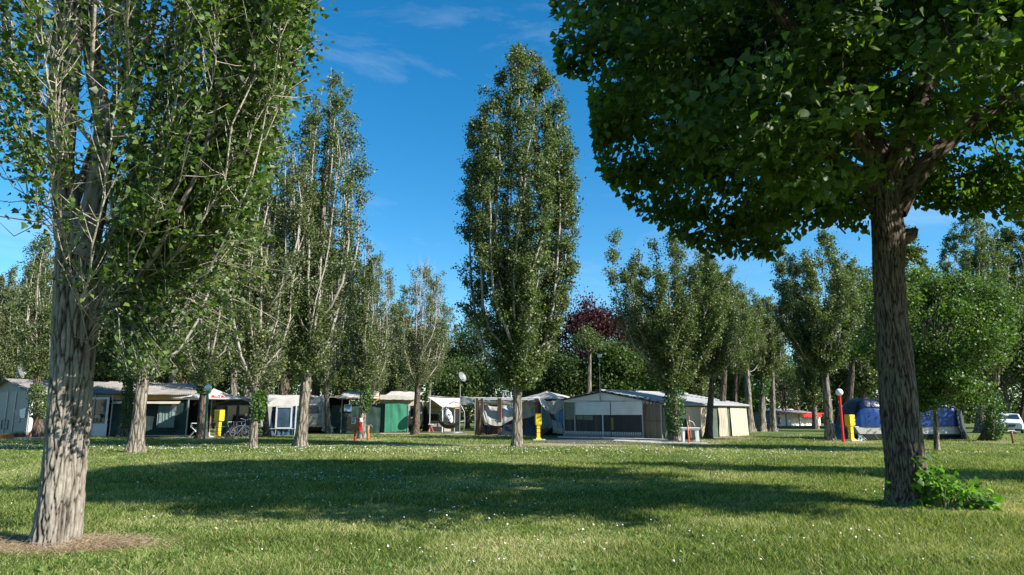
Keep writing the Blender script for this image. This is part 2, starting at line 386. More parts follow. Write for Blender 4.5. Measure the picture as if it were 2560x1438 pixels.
def ivycoat(root, cen, rt, z0, z1, thick, side, seed, dens=1.0, ls=.10):
    r = np.random.default_rng(seed + 99); n = int(1500 * (z1 - z0) * (thick + .2) * dens)
    z = r.uniform(z0, z1, n); a = r.uniform(0, 6.28, n) if not side else r.normal(0 if side > 0 else np.pi, .9, n)
    prof = np.sin(np.pi * np.clip((z - z0) / (z1 - z0), .08, .92)) ** .5
    rr = rt * .8 + thick * prof * r.uniform(.3, 1.1, n) * (1 + .3 * np.sin(z * 6 + a * 3))
    c = cen(z); p = c + np.stack([np.cos(a) * rr, np.sin(a) * rr, 0 * z], -1)
    V, Fc, k = leaves(p, ls, 'diamond', axis=np.stack([np.cos(a) * .4, np.sin(a) * .4, -.6 + 0 * z], -1), nrm=np.stack([np.cos(a), np.sin(a), .4 + 0 * z], -1), spread=.5, r=r)
    npmesh('ivy', V, Fc, M_IVY, root, np.repeat(np.clip(r.normal(.5, .25, n), 0, 1), k))

def roundtree(name, label, base, H, zc, rx, rz, leafm, ncl=60, flip=-.55, nlf=260, ls=.13, rt=.14, seed=1, cat='tree', group=None, barkm=None, csize=.55, lean=(0, 0), shape='diamond', stems=1):
    """crown of leaf clusters round zc with half-sizes rx, rz"""
    r = np.random.default_rng(seed); root = thing(name, label, cat, base, 0, group)
    d = unit(r.normal(size=(ncl, 3))); d[:, 2] = np.where(d[:, 2] < flip, -d[:, 2], d[:, 2])
    q = r.uniform(.35, 1, ncl) ** .45 * (1 + .22 * np.sin(d[:, 0] * 5 + seed) * np.cos(d[:, 2] * 4 + seed))
    cl = d * q[:, None] * [rx, rx, rz] + [lean[0], lean[1], zc]
    cl[:, 2] = np.maximum(cl[:, 2], .3)
    parts = []
    for s in range(stems):
        ln = (lean[0] + (r.uniform(-.6, .6) * rx if stems > 1 else 0), lean[1])
        TV, TF, cen = trunk_mesh(zc, rt, rt * .35, ln, seed + s, n=12, K=16); parts.append((TV, TF))
    npmesh('trunk', *merge(parts), barkm or M_BARKD, root, smooth=True)
    zs = np.clip(cl[:, 2] - rz * .7, zc * .45, zc * .98); b = cen(zs)
    mid = (b + cl) / 2 + [0, 0, -.1 * rz]; V, Fb = tubes(np.stack([b, mid, cl], 1), np.broadcast_to([rt * .28, rt * .16, .01], (ncl, 3)), 5)
    npmesh('branches', V, Fb, barkm or M_BARKD, root, smooth=True)
    LC, TT = [], []
    for i in range(ncl):
        n = int(nlf * r.uniform(.5, 1.4)); s = csize * r.uniform(.6, 1.3)
        LC.append(cl[i] + r.normal(size=(n, 3)) * [s, s, s * .6]); TT.append(np.clip(r.normal(.45 + r.normal() * .12, .2, n), 0, 1))
    cc = np.concatenate(LC); cc[:, 2] = np.maximum(cc[:, 2], .05)
    V, Fc, k = leaves(cc, ls, shape, axis=[0, 0, -.5], nrm=[0, 0, .9], spread=1.0, r=r)
    npmesh('crown', V, Fc, leafm, root, np.repeat(np.concatenate(TT), k))
    return root

exec_parts = []
# ================================================================ ground, grass
def ground_material():
    m, nt, b = newmat('lawn_soil'); L = nt.links.new
    g = N(nt, 'ShaderNodeNewGeometry')
    n1 = N(nt, 'ShaderNodeTexNoise'); n1.inputs['Scale'].default_value = .35; n1.inputs['Detail'].default_value = 8; n1.inputs['Roughness'].default_value = .65; L(g.outputs['Position'], n1.inputs['Vector'])
    n2 = N(nt, 'ShaderNodeTexNoise'); n2.inputs['Scale'].default_value = 14; n2.inputs['Detail'].default_value = 8; n2.inputs['Roughness'].default_value = .75; L(g.outputs['Position'], n2.inputs['Vector'])
    ad = N(nt, 'ShaderNodeMath', operation='ADD'); L(n1.outputs['Fac'], ad.inputs[0]); L(n2.outputs['Fac'], ad.inputs[1])
    r = N(nt, 'ShaderNodeValToRGB'); e = r.color_ramp.elements
    e[0].position = .38; e[0].color = (.05, .085, .02, 1); e[1].position = .66; e[1].color = (.20, .17, .09, 1)
    q = e.new(.5); q.color = (.10, .14, .04, 1)
    hf = N(nt, 'ShaderNodeMath', operation='MULTIPLY'); hf.inputs[1].default_value = .5; L(ad.outputs[0], hf.inputs[0]); L(hf.outputs[0], r.inputs[0])
    L(r.outputs[0], b.inputs['Base Color']); b.inputs['Roughness'].default_value = 1; b.inputs['Specular IOR Level'].default_value = .1
    bp = N(nt, 'ShaderNodeBump'); bp.inputs['Strength'].default_value = .6; bp.inputs['Distance'].default_value = .06; L(n2.outputs['Fac'], bp.inputs['Height']); L(bp.outputs[0], b.inputs['Normal'])
    return m
tag(MB().add([(-600, -40, 0), (600, -40, 0), (600, 1200, 0), (-600, 1200, 0)], [(0, 1, 2, 3)]).build('ground', ground_material()), None, None, kind='structure')

LT = G(130, 1366); RT = G(2272, 1262)
def patch(name, pts, m, z=.004, h=None):
    mb = MB(); n = len(pts); g = [G(*p) for p in pts]
    if h: mb.add([(p.x, p.y, 0) for p in g] + [(p.x, p.y, h) for p in g], [tuple(range(n, 2 * n))] + [(i, (i + 1) % n, (i + 1) % n + n, i + n) for i in range(n)])
    else: mb.add([(p.x, p.y, z) for p in g], [tuple(range(n))])
    return tag(mb.build(name, m), None, None, kind='structure')
M_ASPH = mat('asphalt', (.06, .06, .065), .9, .3, 2, .5, 60, dirt=(.16, .14, .12), dirtamt=.6)
M_CONC = mat('concrete', (.42, .40, .37), .85, .15, 3, .3, 40, dirt=(.2, .18, .16), dirtamt=.5)
M_DIRT = mat('bare_soil', (.30, .23, .16), 1, .3, 1.5, .6, 20, dirt=(.14, .16, .06), dirtamt=.9)
M_STRAWG = mat('dry_litter', (.30, .22, .14), 1, .35, 6, .6, 30, dirt=(.10, .11, .05), dirtamt=.6)
patch('asphalt_pad', [(1345, 1103), (1405, 1094), (1690, 1101), (1740, 1103), (1700, 1112), (1500, 1110), (1380, 1108)], M_ASPH, .008)
patch('paving_slab', [(1540, 1100), (1700, 1106), (1770, 1108), (1770, 1111), (1640, 1109), (1530, 1103)], M_CONC, h=.03)
patch('concrete_edge', [(1395, 1093), (1662, 1100), (1664, 1103), (1394, 1095)], M_CONC, h=.06)
patch('dirt_path', [(860, 1108), (1000, 1110), (1200, 1112), (1370, 1108), (1500, 1112), (1660, 1114), (1400, 1116), (1200, 1116), (1000, 1114)], M_DIRT, .004)
patch('dirt_path', [(1690, 1113), (1740, 1100), (1830, 1088), (1890, 1092), (1850, 1105), (1770, 1112)], M_DIRT, .004)
patch('dirt_path', [(860, 1098), (880, 1094), (935, 1096), (975, 1100), (930, 1103), (870, 1102)], M_DIRT, .004)
patch('dirt_path', [(950, 1082), (1250, 1086), (1260, 1091), (1150, 1088), (950, 1085)], M_DIRT, .004)
patch('dirt_path', [(2050, 1101), (2160, 1103), (2200, 1108), (2150, 1110), (2060, 1107)], M_DIRT, .004)
patch('dirt_path', [(2440, 1102), (2530, 1104), (2555, 1109), (2500, 1110), (2440, 1106)], M_DIRT, .004)
patch('dirt_path', [(380, 1094), (590, 1095), (600, 1102), (480, 1103), (380, 1097)], M_DIRT, .004)
# mulch of dry litter under the near trees, irregular outline
def litter(c, rx, ry, seed, n=40):
    r = random.Random(seed); pts = []
    for i in range(n):
        a = 2 * math.pi * i / n; k = 1 + .3 * mnoise.noise(Vector((math.cos(a) * 2, math.sin(a) * 2, seed)))
        pts.append((c[0] + math.cos(a) * rx * k, c[1] + math.sin(a) * ry * k, .004))
    return tag(MB().add(pts, [tuple(range(n))]).build('dry_litter', M_STRAWG), None, None, kind='structure')
litter((LT.x - .1, LT.y - .05), .82, .5, 3); litter((RT.x + .9, RT.y - .35), 1.5, .7, 5)

def dryness(x, y):
    v = vnoise(x, y, 2.3, 1) * .5 + vnoise(x, y, .7, 2) * .3 + vnoise(x, y, .25, 3) * .2
    d = np.clip((v - .5) * 3.2, 0, 1)
    d += .9 * np.exp(-(((x - LT.x) / .8) ** 2 + ((y - LT.y) / .5) ** 2) ** 1.3)
    d += .6 * np.exp(-(((x - LT.x - .75) / .5) ** 2 + ((y - LT.y - .05) / .25) ** 2))
    d += .85 * np.exp(-(((x - RT.x - 1.2) / 1.6) ** 2 + ((y - RT.y + .6) / .9) ** 2))
    d += .55 * np.exp(-((y - G(1400, 1114).y) / 1.6) ** 2) * (x > -9) * (x < 7)
    d += .3 * np.exp(-((y - (G(1700, 1140).y + .03 * x)) / .5) ** 2)
    d += .35 * np.clip((vnoise(x, y, 5, 8) - .45) * 3, 0, 1) * (x > 1.5)
    return np.clip(d, 0, 1)
def grass(seed=5):
    r = np.random.default_rng(seed); X, Y = [], []
    for y0, y1, dens in ((5.6, 8, 3900), (8, 11, 2300), (11, 15, 1300), (15, 21, 620), (21, 30, 260), (30, 46, 90)):
        w = .80 * y1 + .6; n = int((y1 - y0) * 2 * w * dens); x = r.uniform(-w, w, n); y = r.uniform(y0, y1, n)
        k = np.abs(x) < .79 * y + .5; X.append(x[k]); Y.append(y[k])
    x = np.concatenate(X); y = np.concatenate(Y); n = len(x)
    # keep pads bare
    keep = np.ones(n, bool)
    a, b = G(1345, 1108), G(1740, 1100); keep &= ~((x > a.x) & (x < b.x) & (y > 36.2) & (y < 47))
    rr = ((x - LT.x + .1) / .62) ** 2 + ((y - LT.y + .05) / .38) ** 2; keep &= ~((rr < 1) & (r.random(n) < .9))
    x, y = x[keep], y[keep]; n = len(x)
    d = dryness(x, y)
    tall = vnoise(x, y, .5, 21) * .6 + vnoise(x, y, 1.7, 22) * .4
    h = (.014 + .075 * tall ** 1.6) * r.uniform(.5, 1.6, n) * (1 - .35 * d); w = (.0042 + .00048 * y) * r.uniform(.7, 1.3, n)
    h *= np.where(y > 15, 1.25, 1)
    a = r.uniform(0, 6.28, n); lean = r.normal(size=(n, 2)) * (h * .75)[:, None]
    b0 = np.stack([x, y, 0 * x], -1); s = np.stack([np.cos(a) * w, np.sin(a) * w, 0 * x], -1) / 2
    tip = b0 + np.stack([lean[:, 0], lean[:, 1], h], -1); mid = b0 + np.stack([lean[:, 0] * .35, lean[:, 1] * .35, h * .6], -1)
    V = np.stack([b0 - s, b0 + s, mid + s * .8, tip, mid - s * .8], 1).reshape(-1, 3)
    Fq = (np.array([[0, 1, 2, 4]])[None] + (np.arange(n) * 5)[:, None, None]).reshape(-1, 4)
    # tip triangle folded in as degenerate-free quad: (4,2,3) -> triangles need another mesh; use quad 4,2,3,3' instead
    V = np.stack([b0 - s, b0 + s, tip + s * .25, tip - s * .25], 1).reshape(-1, 3)
    Fq = (np.arange(4)[None] + (np.arange(n) * 4)[:, None])
    t = np.clip(.30 + .25 * (vnoise(x, y, 1.1, 31) - .5) + r.normal(0, .27, n) + d * r.uniform(.02, .58, n), 0, 1)
    m = leafmat('grass_blades', [(.034, .062, .011), (.112, .172, .034), (.235, .30, .080), (.40, .37, .17), (.60, .51, .33)], .35, .6, (1.4, 1.5, .5), spec=.12)
    tag(npmesh('grass', V, Fq, m, None, np.repeat(t, 4)), None, None, kind='stuff')
grass()
def daisies(seed=9):
    r = np.random.default_rng(seed); X, Y = [], []
    def add(px, py, sx, sy, n):
        c = G(px, py); X.append(r.normal(c.x, sx, n)); Y.append(r.normal(c.y, sy, n))
    add(900, 1205, 2.2, 1.4, 170); add(1150, 1200, 2.2, 2.0, 180); add(650, 1175, 3, 1.6, 90); add(60, 1118, 5, 1.4, 420); add(300, 1122, 5, 1.0, 160)
    add(700, 1124, 5, 1.2, 300); add(1100, 1126, 5, 1.3, 330); add(1350, 1124, 4, 1.2, 160); add(1700, 1128, 4, 1.5, 160); add(2110, 1127, .8, .3, 80)
    add(2430, 1133, 1.6, .3, 110); add(1000, 1290, 1.6, .7, 30); add(1280, 1285, 1.0, .6, 22); add(1650, 1330, .8, .3, 16); add(1960, 1345, .8, .35, 18)
    add(1500, 1400, 1.2, .4, 22); add(1050, 1390, .5, .3, 14); add(2230, 1340, .35, .12, 9); add(2350, 1360, .8, .5, 12); add(40, 1225, .25, .1, 7); add(1650, 1150, 3, 3, 90)
    add(2050, 1098, 4, 1.5, 150); add(1950, 1090, 5, 2, 170); add(900, 1090, 4, 1.5, 110); add(2250, 1234, .4, .3, 20)
    x = np.concatenate(X); y = np.concatenate(Y); k = (y > 5.6); x, y = x[k], y[k]; n = len(x)
    z = r.uniform(.03, .075, n); rad = r.uniform(.007, .0115, n) * (1 + .034 * np.clip(y - 8, 0, 24)); a = np.arange(8) * np.pi / 4
    nm = unit(np.stack([r.normal(.25, .35, n), r.normal(-.2, .35, n), np.ones(n)], -1)); u = unit(np.cross(nm, [[0, 1, .01]])); v = np.cross(nm, u)
    c = np.stack([x, y, z], -1)
    ring = c[:, None] + (u[:, None] * np.cos(a)[None, :, None] + v[:, None] * np.sin(a)[None, :, None]) * rad[:, None, None]
    Fc = (np.array([[0, 1, 2, 3], [0, 3, 4, 7], [4, 5, 6, 7]])[None] + (np.arange(n) * 8)[:, None, None]).reshape(-1, 4)
    m = mat('daisy_petals', (.82, .82, .80), .7, .05)
    tag(npmesh('daisies', ring.reshape(-1, 3), Fc, m), None, None, kind='stuff')
daisies()
def weeds():
    r = np.random.default_rng(4); cc, ax = [], []
    for px, py, k, sp in ((440, 1395, 26, .2), (560, 1390, 22, .18), (330, 1425, 40, .3), (700, 1400, 18, .2), (590, 1340, 12, .15), (150, 1425, 30, .3), (900, 1425, 14, .2), (480, 1420, 26, .3), (1130, 1410, 12, .3), (240, 1420, 24, .2), (620, 1425, 26, .35), (1900, 1410, 10, .2), (1260, 1310, 8, .2), (1450, 1425, 20, .25), (1700, 1380, 18, .25), (2150, 1420, 24, .3), (2380, 1400, 18, .25), (1330, 1370, 14, .2), (1560, 1340, 16, .25), (2050, 1345, 14, .25), (1080, 1350, 14, .25), (780, 1360, 20, .25), (420, 1330, 16, .25), (1820, 1330, 12, .2)):
        c = G(px, py)
        for j in range(k):
            q = c + Vector((r.normal() * sp, r.normal() * sp * .7, r.uniform(.01, .04))); cc.append(q[:]); a = r.uniform(0, 6.28); ax.append((math.cos(a), math.sin(a), r.uniform(.3, 1.0)))
    V, Fc, k = leaves(np.array(cc), .042, 'delta', axis=np.array(ax), nrm=[0, 0, 1], spread=.35, r=r)
    tag(npmesh('weeds', V, Fc, leafmat('weed_leaves', [(.05, .10, .018), (.09, .17, .03), (.14, .23, .05)], .3, .5), None, np.repeat(r.uniform(.1, .9, len(cc)), k)), None, None, kind='stuff')
    # seed stalks
    mb = MB()
    for px, py, h in ((928, 1278, .2), (945, 1276, .22), (830, 1285, .16), (990, 1346, .17), (600, 1282, .12), (520, 1262, .1), (640, 1270, .15), (1190, 1275, .12), (930, 1288, .14), (838, 1290, .12)):
        c = G(px, py); d = Vector((r.normal() * .03, r.normal() * .03, h)); mb.tube([c, c + d * .6, c + d + Vector((.01, 0, 0))], [.002, .0018, .001], 5)
        for q in range(9):
            t = .62 + .04 * q; p = c + d * t; mb.tube([p, p + Vector((r.normal() * .012, r.normal() * .012, .014))], [.0035, .001], 4)
    tag(mb.build('seed_stalks', mat('seedstalk', (.30, .33, .14), .8, .2)), None, None, kind='stuff')
    # straw
    nb = 260; bx = r.uniform(-5, 6.5, nb); by = r.uniform(6.2, 13, nb); bc = np.stack([bx, by, r.uniform(.02, .05, nb)], -1); V, Fc, k = leaves(bc, .035, 'delta', nrm=[0, 0, 1], spread=1, r=r)
    tag(npmesh('fallen_leaves', V, Fc, leafmat('dead_leaves', [(.22, .12, .05), (.42, .30, .12), (.55, .48, .25)], .2, .7, (1, 1, 1)), None, np.repeat(r.random(nb), k)), None, None, kind='stuff')
    n = 3200; a = r.uniform(0, 6.28, n); q = r.random(n) ** .6 * 1.0; x = LT.x - .08 + np.cos(a) * q * .85; y = LT.y - .04 + np.sin(a) * q * .5
    k = 700; x[:k] = r.normal(LT.x + .62, .22, k); y[:k] = r.normal(LT.y + .03, .12, k)
    a = r.normal(.1, .9, n); L = r.uniform(.04, .17, n); z = r.uniform(.004, .05, n)
    p0 = np.stack([x, y, z], -1); p2 = p0 + np.stack([np.cos(a) * L, np.sin(a) * L * .8, r.normal(.005, .035, n)], -1); p2[:, 2] = np.maximum(p2[:, 2], .004)
    p1 = (p0 + p2) / 2 + np.stack([0 * x, 0 * x, L * .18], -1)
    V, Fc = tubes(np.stack([p0, p1, p2], 1), np.broadcast_to([.0016, .002, .0012], (n, 3)), 3)
    tag(npmesh('dry_straw', V, Fc, leafmat('straw', [(.28, .19, .11), (.45, .33, .2), (.6, .48, .32)], .2, .7, (1, 1, 1)), None, np.repeat(r.random(n), 9)), None, None, kind='stuff')
weeds()
# ================================================================ near trees
def bigtrunk(path, rad, m, n=150, K=430, sc=7.0, depth=.022, seed=0, flare=0.0, zs=.2):
    """bark-covered stem along a polyline; path world points, rad radii; returns V,F,tint"""
    path = np.array([list(p) for p in path]); s = np.concatenate([[0], np.cumsum(np.linalg.norm(np.diff(path, axis=0), axis=1))]); t = np.linspace(0, s[-1], K)
    # smooth interpolation
    c = np.stack([np.interp(t, s, path[:, j]) for j in range(3)], -1); r = np.interp(t, s, rad)
    k = max(3, int(K * .08)); ker = np.hanning(k + 2)[1:-1]; ker /= ker.sum()
    sm = lambda a: np.convolve(np.pad(a, (k // 2, k - 1 - k // 2), 'edge'), ker, 'valid')
    ends = c[[0, -1]].copy(); c = np.stack([sm(c[:, j]) for j in range(3)], -1); r = sm(r); c[0] = ends[0]; c[-1] = ends[1]
    r = r * (1 + flare * np.exp(-t / .22)); a = np.arange(n) * 2 * np.pi / n
    V = np.zeros((K, n, 3)); T = np.zeros((K, n)); d = unit(np.gradient(c, axis=0)); x = unit(np.cross(d, [0, 1, .01])); y = np.cross(d, x)
    for i in range(K):
        for j in range(n):
            ca, sa = math.cos(a[j]), math.sin(a[j]); q = Vector((ca * sc * r[i] / .23 * .5, sa * sc * r[i] / .23 * .5, t[i] * sc * zs))
            w = mnoise.noise(q * 1.3 + Vector((seed, 0, 0)))
            q2 = q + Vector((w, mnoise.noise(q * 1.1 + Vector((0, 5, seed))), w * .8)) * .45
            dd = mnoise.voronoi(q2)[0]; f = min(1, (dd[1] - dd[0]) * 4.2)
            lob = .06 * math.sin(3 * a[j] + seed + t[i] * .8) + (.09 * math.sin(5 * a[j] + seed) * math.exp(-t[i] / .35) if flare else 0) + .05 * mnoise.noise(Vector((ca, sa, t[i] * 1.3 + seed)))
            rr = r[i] * (1 + lob) + depth * (f ** .5 - .7) + depth * .35 * mnoise.noise(q * 5)
            V[i, j] = c[i] + (x[i] * ca + y[i] * sa) * rr; T[i, j] = f
    i, j = np.meshgrid(np.arange(K - 1), np.arange(n), indexing='ij'); j2 = (j + 1) % n
    return V.reshape(-1, 3), np.stack([i * n + j, i * n + j2, (i + 1) * n + j2, (i + 1) * n + j], -1).reshape(-1, 4), T.ravel()
def nearbark(name, col, crack, hi):
    m, nt, b = newmat(name); L = nt.links.new
    at = N(nt, 'ShaderNodeAttribute', attribute_name='tint'); r = N(nt, 'ShaderNodeValToRGB'); e = r.color_ramp.elements
    e[0].position = 0; e[0].color = (*crack, 1); e[1].position = .5; e[1].color = (*col, 1); q = e.new(1); q.color = (*hi, 1)  # crack tone: bark's own darker fissures with groove shade painted in
    L(at.outputs['Fac'], r.inputs[0])
    tcn = N(nt, 'ShaderNodeTexCoord'); mpn = N(nt, 'ShaderNodeMapping'); mpn.inputs['Scale'].default_value = (1, 1, .45); L(tcn.outputs['Object'], mpn.inputs[0])
    n2 = N(nt, 'ShaderNodeTexNoise'); n2.inputs['Scale'].default_value = 22; n2.inputs['Detail'].default_value = 9; n2.inputs['Roughness'].default_value = .72; L(mpn.outputs[0], n2.inputs['Vector'])
    r2 = N(nt, 'ShaderNodeValToRGB'); r2.color_ramp.elements[0].position = .32; r2.color_ramp.elements[1].position = .72; r2.color_ramp.elements[0].color = (.55, .53, .5, 1); r2.color_ramp.elements[1].color = (1.2, 1.18, 1.12, 1); L(n2.outputs['Fac'], r2.inputs[0])
    mu = N(nt, 'ShaderNodeMixRGB', blend_type='MULTIPLY'); mu.inputs[0].default_value = 1; L(r.outputs[0], mu.inputs[1]); L(r2.outputs[0], mu.inputs[2])
    n3 = N(nt, 'ShaderNodeTexNoise'); n3.inputs['Scale'].default_value = 7; n3.inputs['Detail'].default_value = 7; L(tcn.outputs['Object'], n3.inputs['Vector'])
    r3 = N(nt, 'ShaderNodeValToRGB'); r3.color_ramp.elements[0].position = .67; r3.color_ramp.elements[1].position = .72; r3.color_ramp.elements[1].color = (.6, .6, .6, 1); L(n3.outputs['Fac'], r3.inputs[0])
    m3 = N(nt, 'ShaderNodeMixRGB'); m3.inputs[2].default_value = (col[0] * 1.4, col[1] * 1.5, col[2] * 1.35, 1); L(r3.outputs[0], m3.inputs[0]); L(mu.outputs[0], m3.inputs[1])
    L(m3.outputs[0], b.inputs['Base Color']); b.inputs['Roughness'].default_value = .95; b.inputs['Specular IOR Level'].default_value = .12
    bp = N(nt, 'ShaderNodeBump'); bp.inputs['Strength'].default_value = .7; bp.inputs['Distance'].default_value = .012; L(n2.outputs['Fac'], bp.inputs['Height']); L(bp.outputs[0], b.inputs['Normal'])
    return m
M_NB1 = nearbark('pale_furrowed_bark', (.19, .168, .142), (.022, .018, .014), (.285, .26, .225))
M_NB2 = nearbark('dark_furrowed_bark', (.10, .08, .063), (.018, .015, .012), (.18, .15, .12))
def mergeT(parts):
    Vs, Fs, Ts, n = [], [], [], 0
    for V, Fc, T in parts: Vs.append(V); Fs.append(Fc + n); Ts.append(T); n += len(V)
    return np.concatenate(Vs), np.concatenate(Fs), np.concatenate(Ts)

def left_tree():
    r = np.random.default_rng(21); D = LT.y; root = thing('poplar_tree', 'large pale barked poplar in the left foreground with leaves hanging down its right side', 'poplar tree', (0, 0, 0))
    px = lambda q: P(q[0], q[1], D + (q[2] if len(q) > 2 else 0))
    tr = [(129, 1378), (140, 1320), (150, 1240), (165, 1100), (180, 900), (193, 720), (198, 620), (188, 540)]; w = [62, 58, 56, 54, 55, 62, 60, 48]
    parts = [bigtrunk([px(q) for q in tr], [v / F * D * .82 for v in w], M_NB1, flare=.05, sc=9, seed=2, zs=.26, depth=.03)]
    limbs = [([(180, 600), (160, 480), (145, 330), (150, 150), (165, 0), (175, -300), (190, -700)], [46, 34, 32, 28, 26, 20, 8]),
             ([(205, 640, -.05), (235, 520, -.1), (262, 400, -.15), (262, 300, -.1), (235, 180), (218, 0, .1), (230, -300, .2), (260, -650, .2)], [44, 33, 30, 27, 24, 24, 16, 6]),
             ([(165, 400, -.1), (178, 250, -.2), (190, 100, -.2), (185, -100, -.2), (150, -500, -.2)], [22, 20, 19, 17, 6]),
             ([(250, 440, -.2), (330, 250, -.5), (380, 60, -.6), (420, -200, -.6), (440, -500, -.6)], [13, 12, 10, 9, 5]),
             ([(150, 300, -.1), (95, 262, -.3), (45, 205, -.4), (15, 120, -.4), (5, -80, -.4), (20, -400, -.4)], [14, 12, 10, 9, 8, 3]),
             ([(225, 700, -.1), (290, 560, -.4), (350, 380, -.6), (400, 200, -.7), (440, 20, -.7), (480, -250, -.7)], [12, 9, 8, 7, 6, 4]),
             ([(235, 780, 0), (300, 760, -.4), (400, 620, -.8), (500, 420, -1.0), (560, 200, -1.1), (600, -50, -1.1)], [9, 7, 6, 5, 5, 3]),
             ([(230, 640, .2), (330, 560, .5), (460, 380, .9), (560, 180, 1.1), (620, 0, 1.2), (650, -250, 1.2)], [10, 8, 7, 6, 6, 3]),
             ([(190, 500, .2), (240, 350, .7), (330, 150, 1.0), (360, -100, 1.1)], [14, 12, 10, 7])]
    for i, (q, ww) in enumerate(limbs):
        parts.append(bigtrunk([px(a) for a in q], [v * .5 * 1.0 / F * D * 1.7 for v in ww], M_NB1, n=28, K=70, sc=7, depth=.010, seed=i + 4, zs=.3))
    npmesh('trunk', *mergeT(parts)[:2], M_NB1, root, mergeT(parts)[2], smooth=True)
    # leader branches and twigs
    tx = lambda z: LT.x + np.interp(z, [0, 3, 6, 12], [0, .22, .3, .4])
    R_ = lambda z: np.interp(z, [1.8, 2.3, 3.0, 4, 5.5, 8, 12.5], [1.2, 2.1, 2.5, 2.6, 3.0, 2.6, .5])
    LP, LR, TP, TR, LC, LA = [], [], [], [], [], []
    LX = ([940, 835, 825, 750, 700, 655, 690, 650, 510, 420], [-500, 0, 110, 180, 300, 480, 680, 790, 860, 920])
    for i in range(98):
        rt_side = r.random() < .66
        ang = r.normal(0, 1.0) if rt_side else r.uniform(0, 6.28); lowish = i < 44
        if lowish: ang = r.normal(-.25, .85)
        ca, sa = math.cos(ang), math.sin(ang)
        h0 = r.uniform(2.2, 3.5) if lowish else r.uniform(2.8, 7.5)
        if ca < 0 and h0 < 3.5: h0 = r.uniform(3.5, 7)
        T = h0 + r.uniform(1.6, 4.6); T = min(T, 12.3); z = np.linspace(h0, T, 9); s = np.linspace(0, 1, 9)
        q = r.uniform(.35, .98); rr = R_(z) * q * (1 - np.exp(-5.5 * s)) / .99
        if ca < 0: rr = rr * .7
        if lowish: z = z - .35 * np.exp(-((s - .25) / .2) ** 2) * r.uniform(0, 1)
        p = np.stack([tx(z) + ca * rr, D + sa * rr, z], -1) + r.normal(size=(9, 3)) * .035
        pd = p - [0, 0, CH]; pf = pd[:, 1] * cp + pd[:, 2] * sp; ppx = CX + F * pd[:, 0] / pf; ppy = CY - F * (-pd[:, 1] * sp + pd[:, 2] * cp) / pf
        for _ in range(9):
            pd = p - [0, 0, CH]; pf = pd[:, 1] * cp + pd[:, 2] * sp; ppx = CX + F * pd[:, 0] / pf; ppy = CY - F * (-pd[:, 1] * sp + pd[:, 2] * cp) / pf
            if not np.any((ppx > np.interp(ppy, LX[1], LX[0]) - 15) & (ppy > -150)): break
            p[:, 0] = tx(z) + (p[:, 0] - tx(z)) * .85; p[:, 1] = D + (p[:, 1] - D) * .9 + .06
        LP.append(p); r0 = r.uniform(.006, .013) if lowish else r.uniform(.010, .024); LR.append(np.linspace(r0, .005, 9))
        for k in range(int(21 * (T - h0))):
            t = r.uniform(.06, 1); b = np.array([np.interp(t, s, p[:, j]) for j in range(3)])
            bd = b - [0, 0, CH]; bf = bd[1] * cp + bd[2] * sp; bpx = CX + F * bd[0] / bf; bpy = CY - F * (-bd[1] * sp + bd[2] * cp) / bf
            if bpx > np.interp(bpy, LX[1], LX[0]) - 55 + 50 * mnoise.noise(Vector((bpy / 60, bpx / 90, 0))): continue
            o = np.array([ca * .7, sa * .7, 0]) + r.normal(size=3) * .7; o[2] = r.uniform(-.1, 1.6); L = r.uniform(.14, .46)
            o = unit(o); e = b + o * L + [0, 0, .1 * L]; TP.append(np.stack([b, (b + e) / 2 + [0, 0, -.06 * L], e])); TR.append([.006, .0045, .0025])
            cnt = int(r.uniform(3, 26)); tt = r.uniform(.25, 1.12, cnt)[:, None]
            LC.append(b + (e - b) * tt + r.normal(size=(cnt, 3)) * .065); LA.append(np.broadcast_to(o * .5 + [0, 0, -.35], (cnt, 3)))
    # leafy tips hanging low over the pitches on the right
    for px_, py_, dd in ((300, 850, -.3), (340, 880, -.5), (385, 860, -.5), (420, 815, -.4), (470, 800, -.5), (530, 790, -.4), (580, 770, -.3), (620, 730, -.2), (640, 680, 0), (310, 800, -.4), (360, 800, -.6), (430, 760, -.6), (500, 740, -.4), (560, 710, -.2), (270, 760, -.3), (330, 720, -.5), (620, 640, .1), (400, 700, -.5), (480, 680, -.3), (350, 905, -.5), (395, 900, -.6)):
        e = np.array(list(P(px_, py_, D + dd))); b = np.array([tx(2.4) + (e[0] - tx(2.4)) * .35, D + dd * .3, max(e[2] + .25, 2.3)])
        for j in range(5):
            e2 = e + r.normal(size=3) * .13; TP.append(np.stack([b, (b + e2) / 2 + [0, 0, .12], e2])); TR.append([.008, .006, .0025]); cnt = int(r.uniform(9, 22)); q_ = r.uniform(.55, 1.08, cnt)[:, None]
            LC.append(b + (e2 - b) * q_ + [0, 0, .06] + r.normal(size=(cnt, 3)) * .085); LA.append(np.broadcast_to([.2, -.2, -.5], (cnt, 3)))
    # bare curved twigs on the left
    for k in range(34):
        b = np.array(px((r.uniform(110, 165), r.uniform(260, 560), r.uniform(-.2, .3)))); e = b + [-r.uniform(.15, .75), r.normal() * .3, r.uniform(-.25, .9)]
        TP.append(np.stack([b, (b + e) / 2 + [-.08, 0, -.22 * r.random()], e])); TR.append([.008, .006, .003])
        cnt = int(r.uniform(5, 16)); LC.append(e + r.normal(size=(cnt, 3)) * .12); LA.append(np.broadcast_to([-.3, 0, -.2], (cnt, 3)))
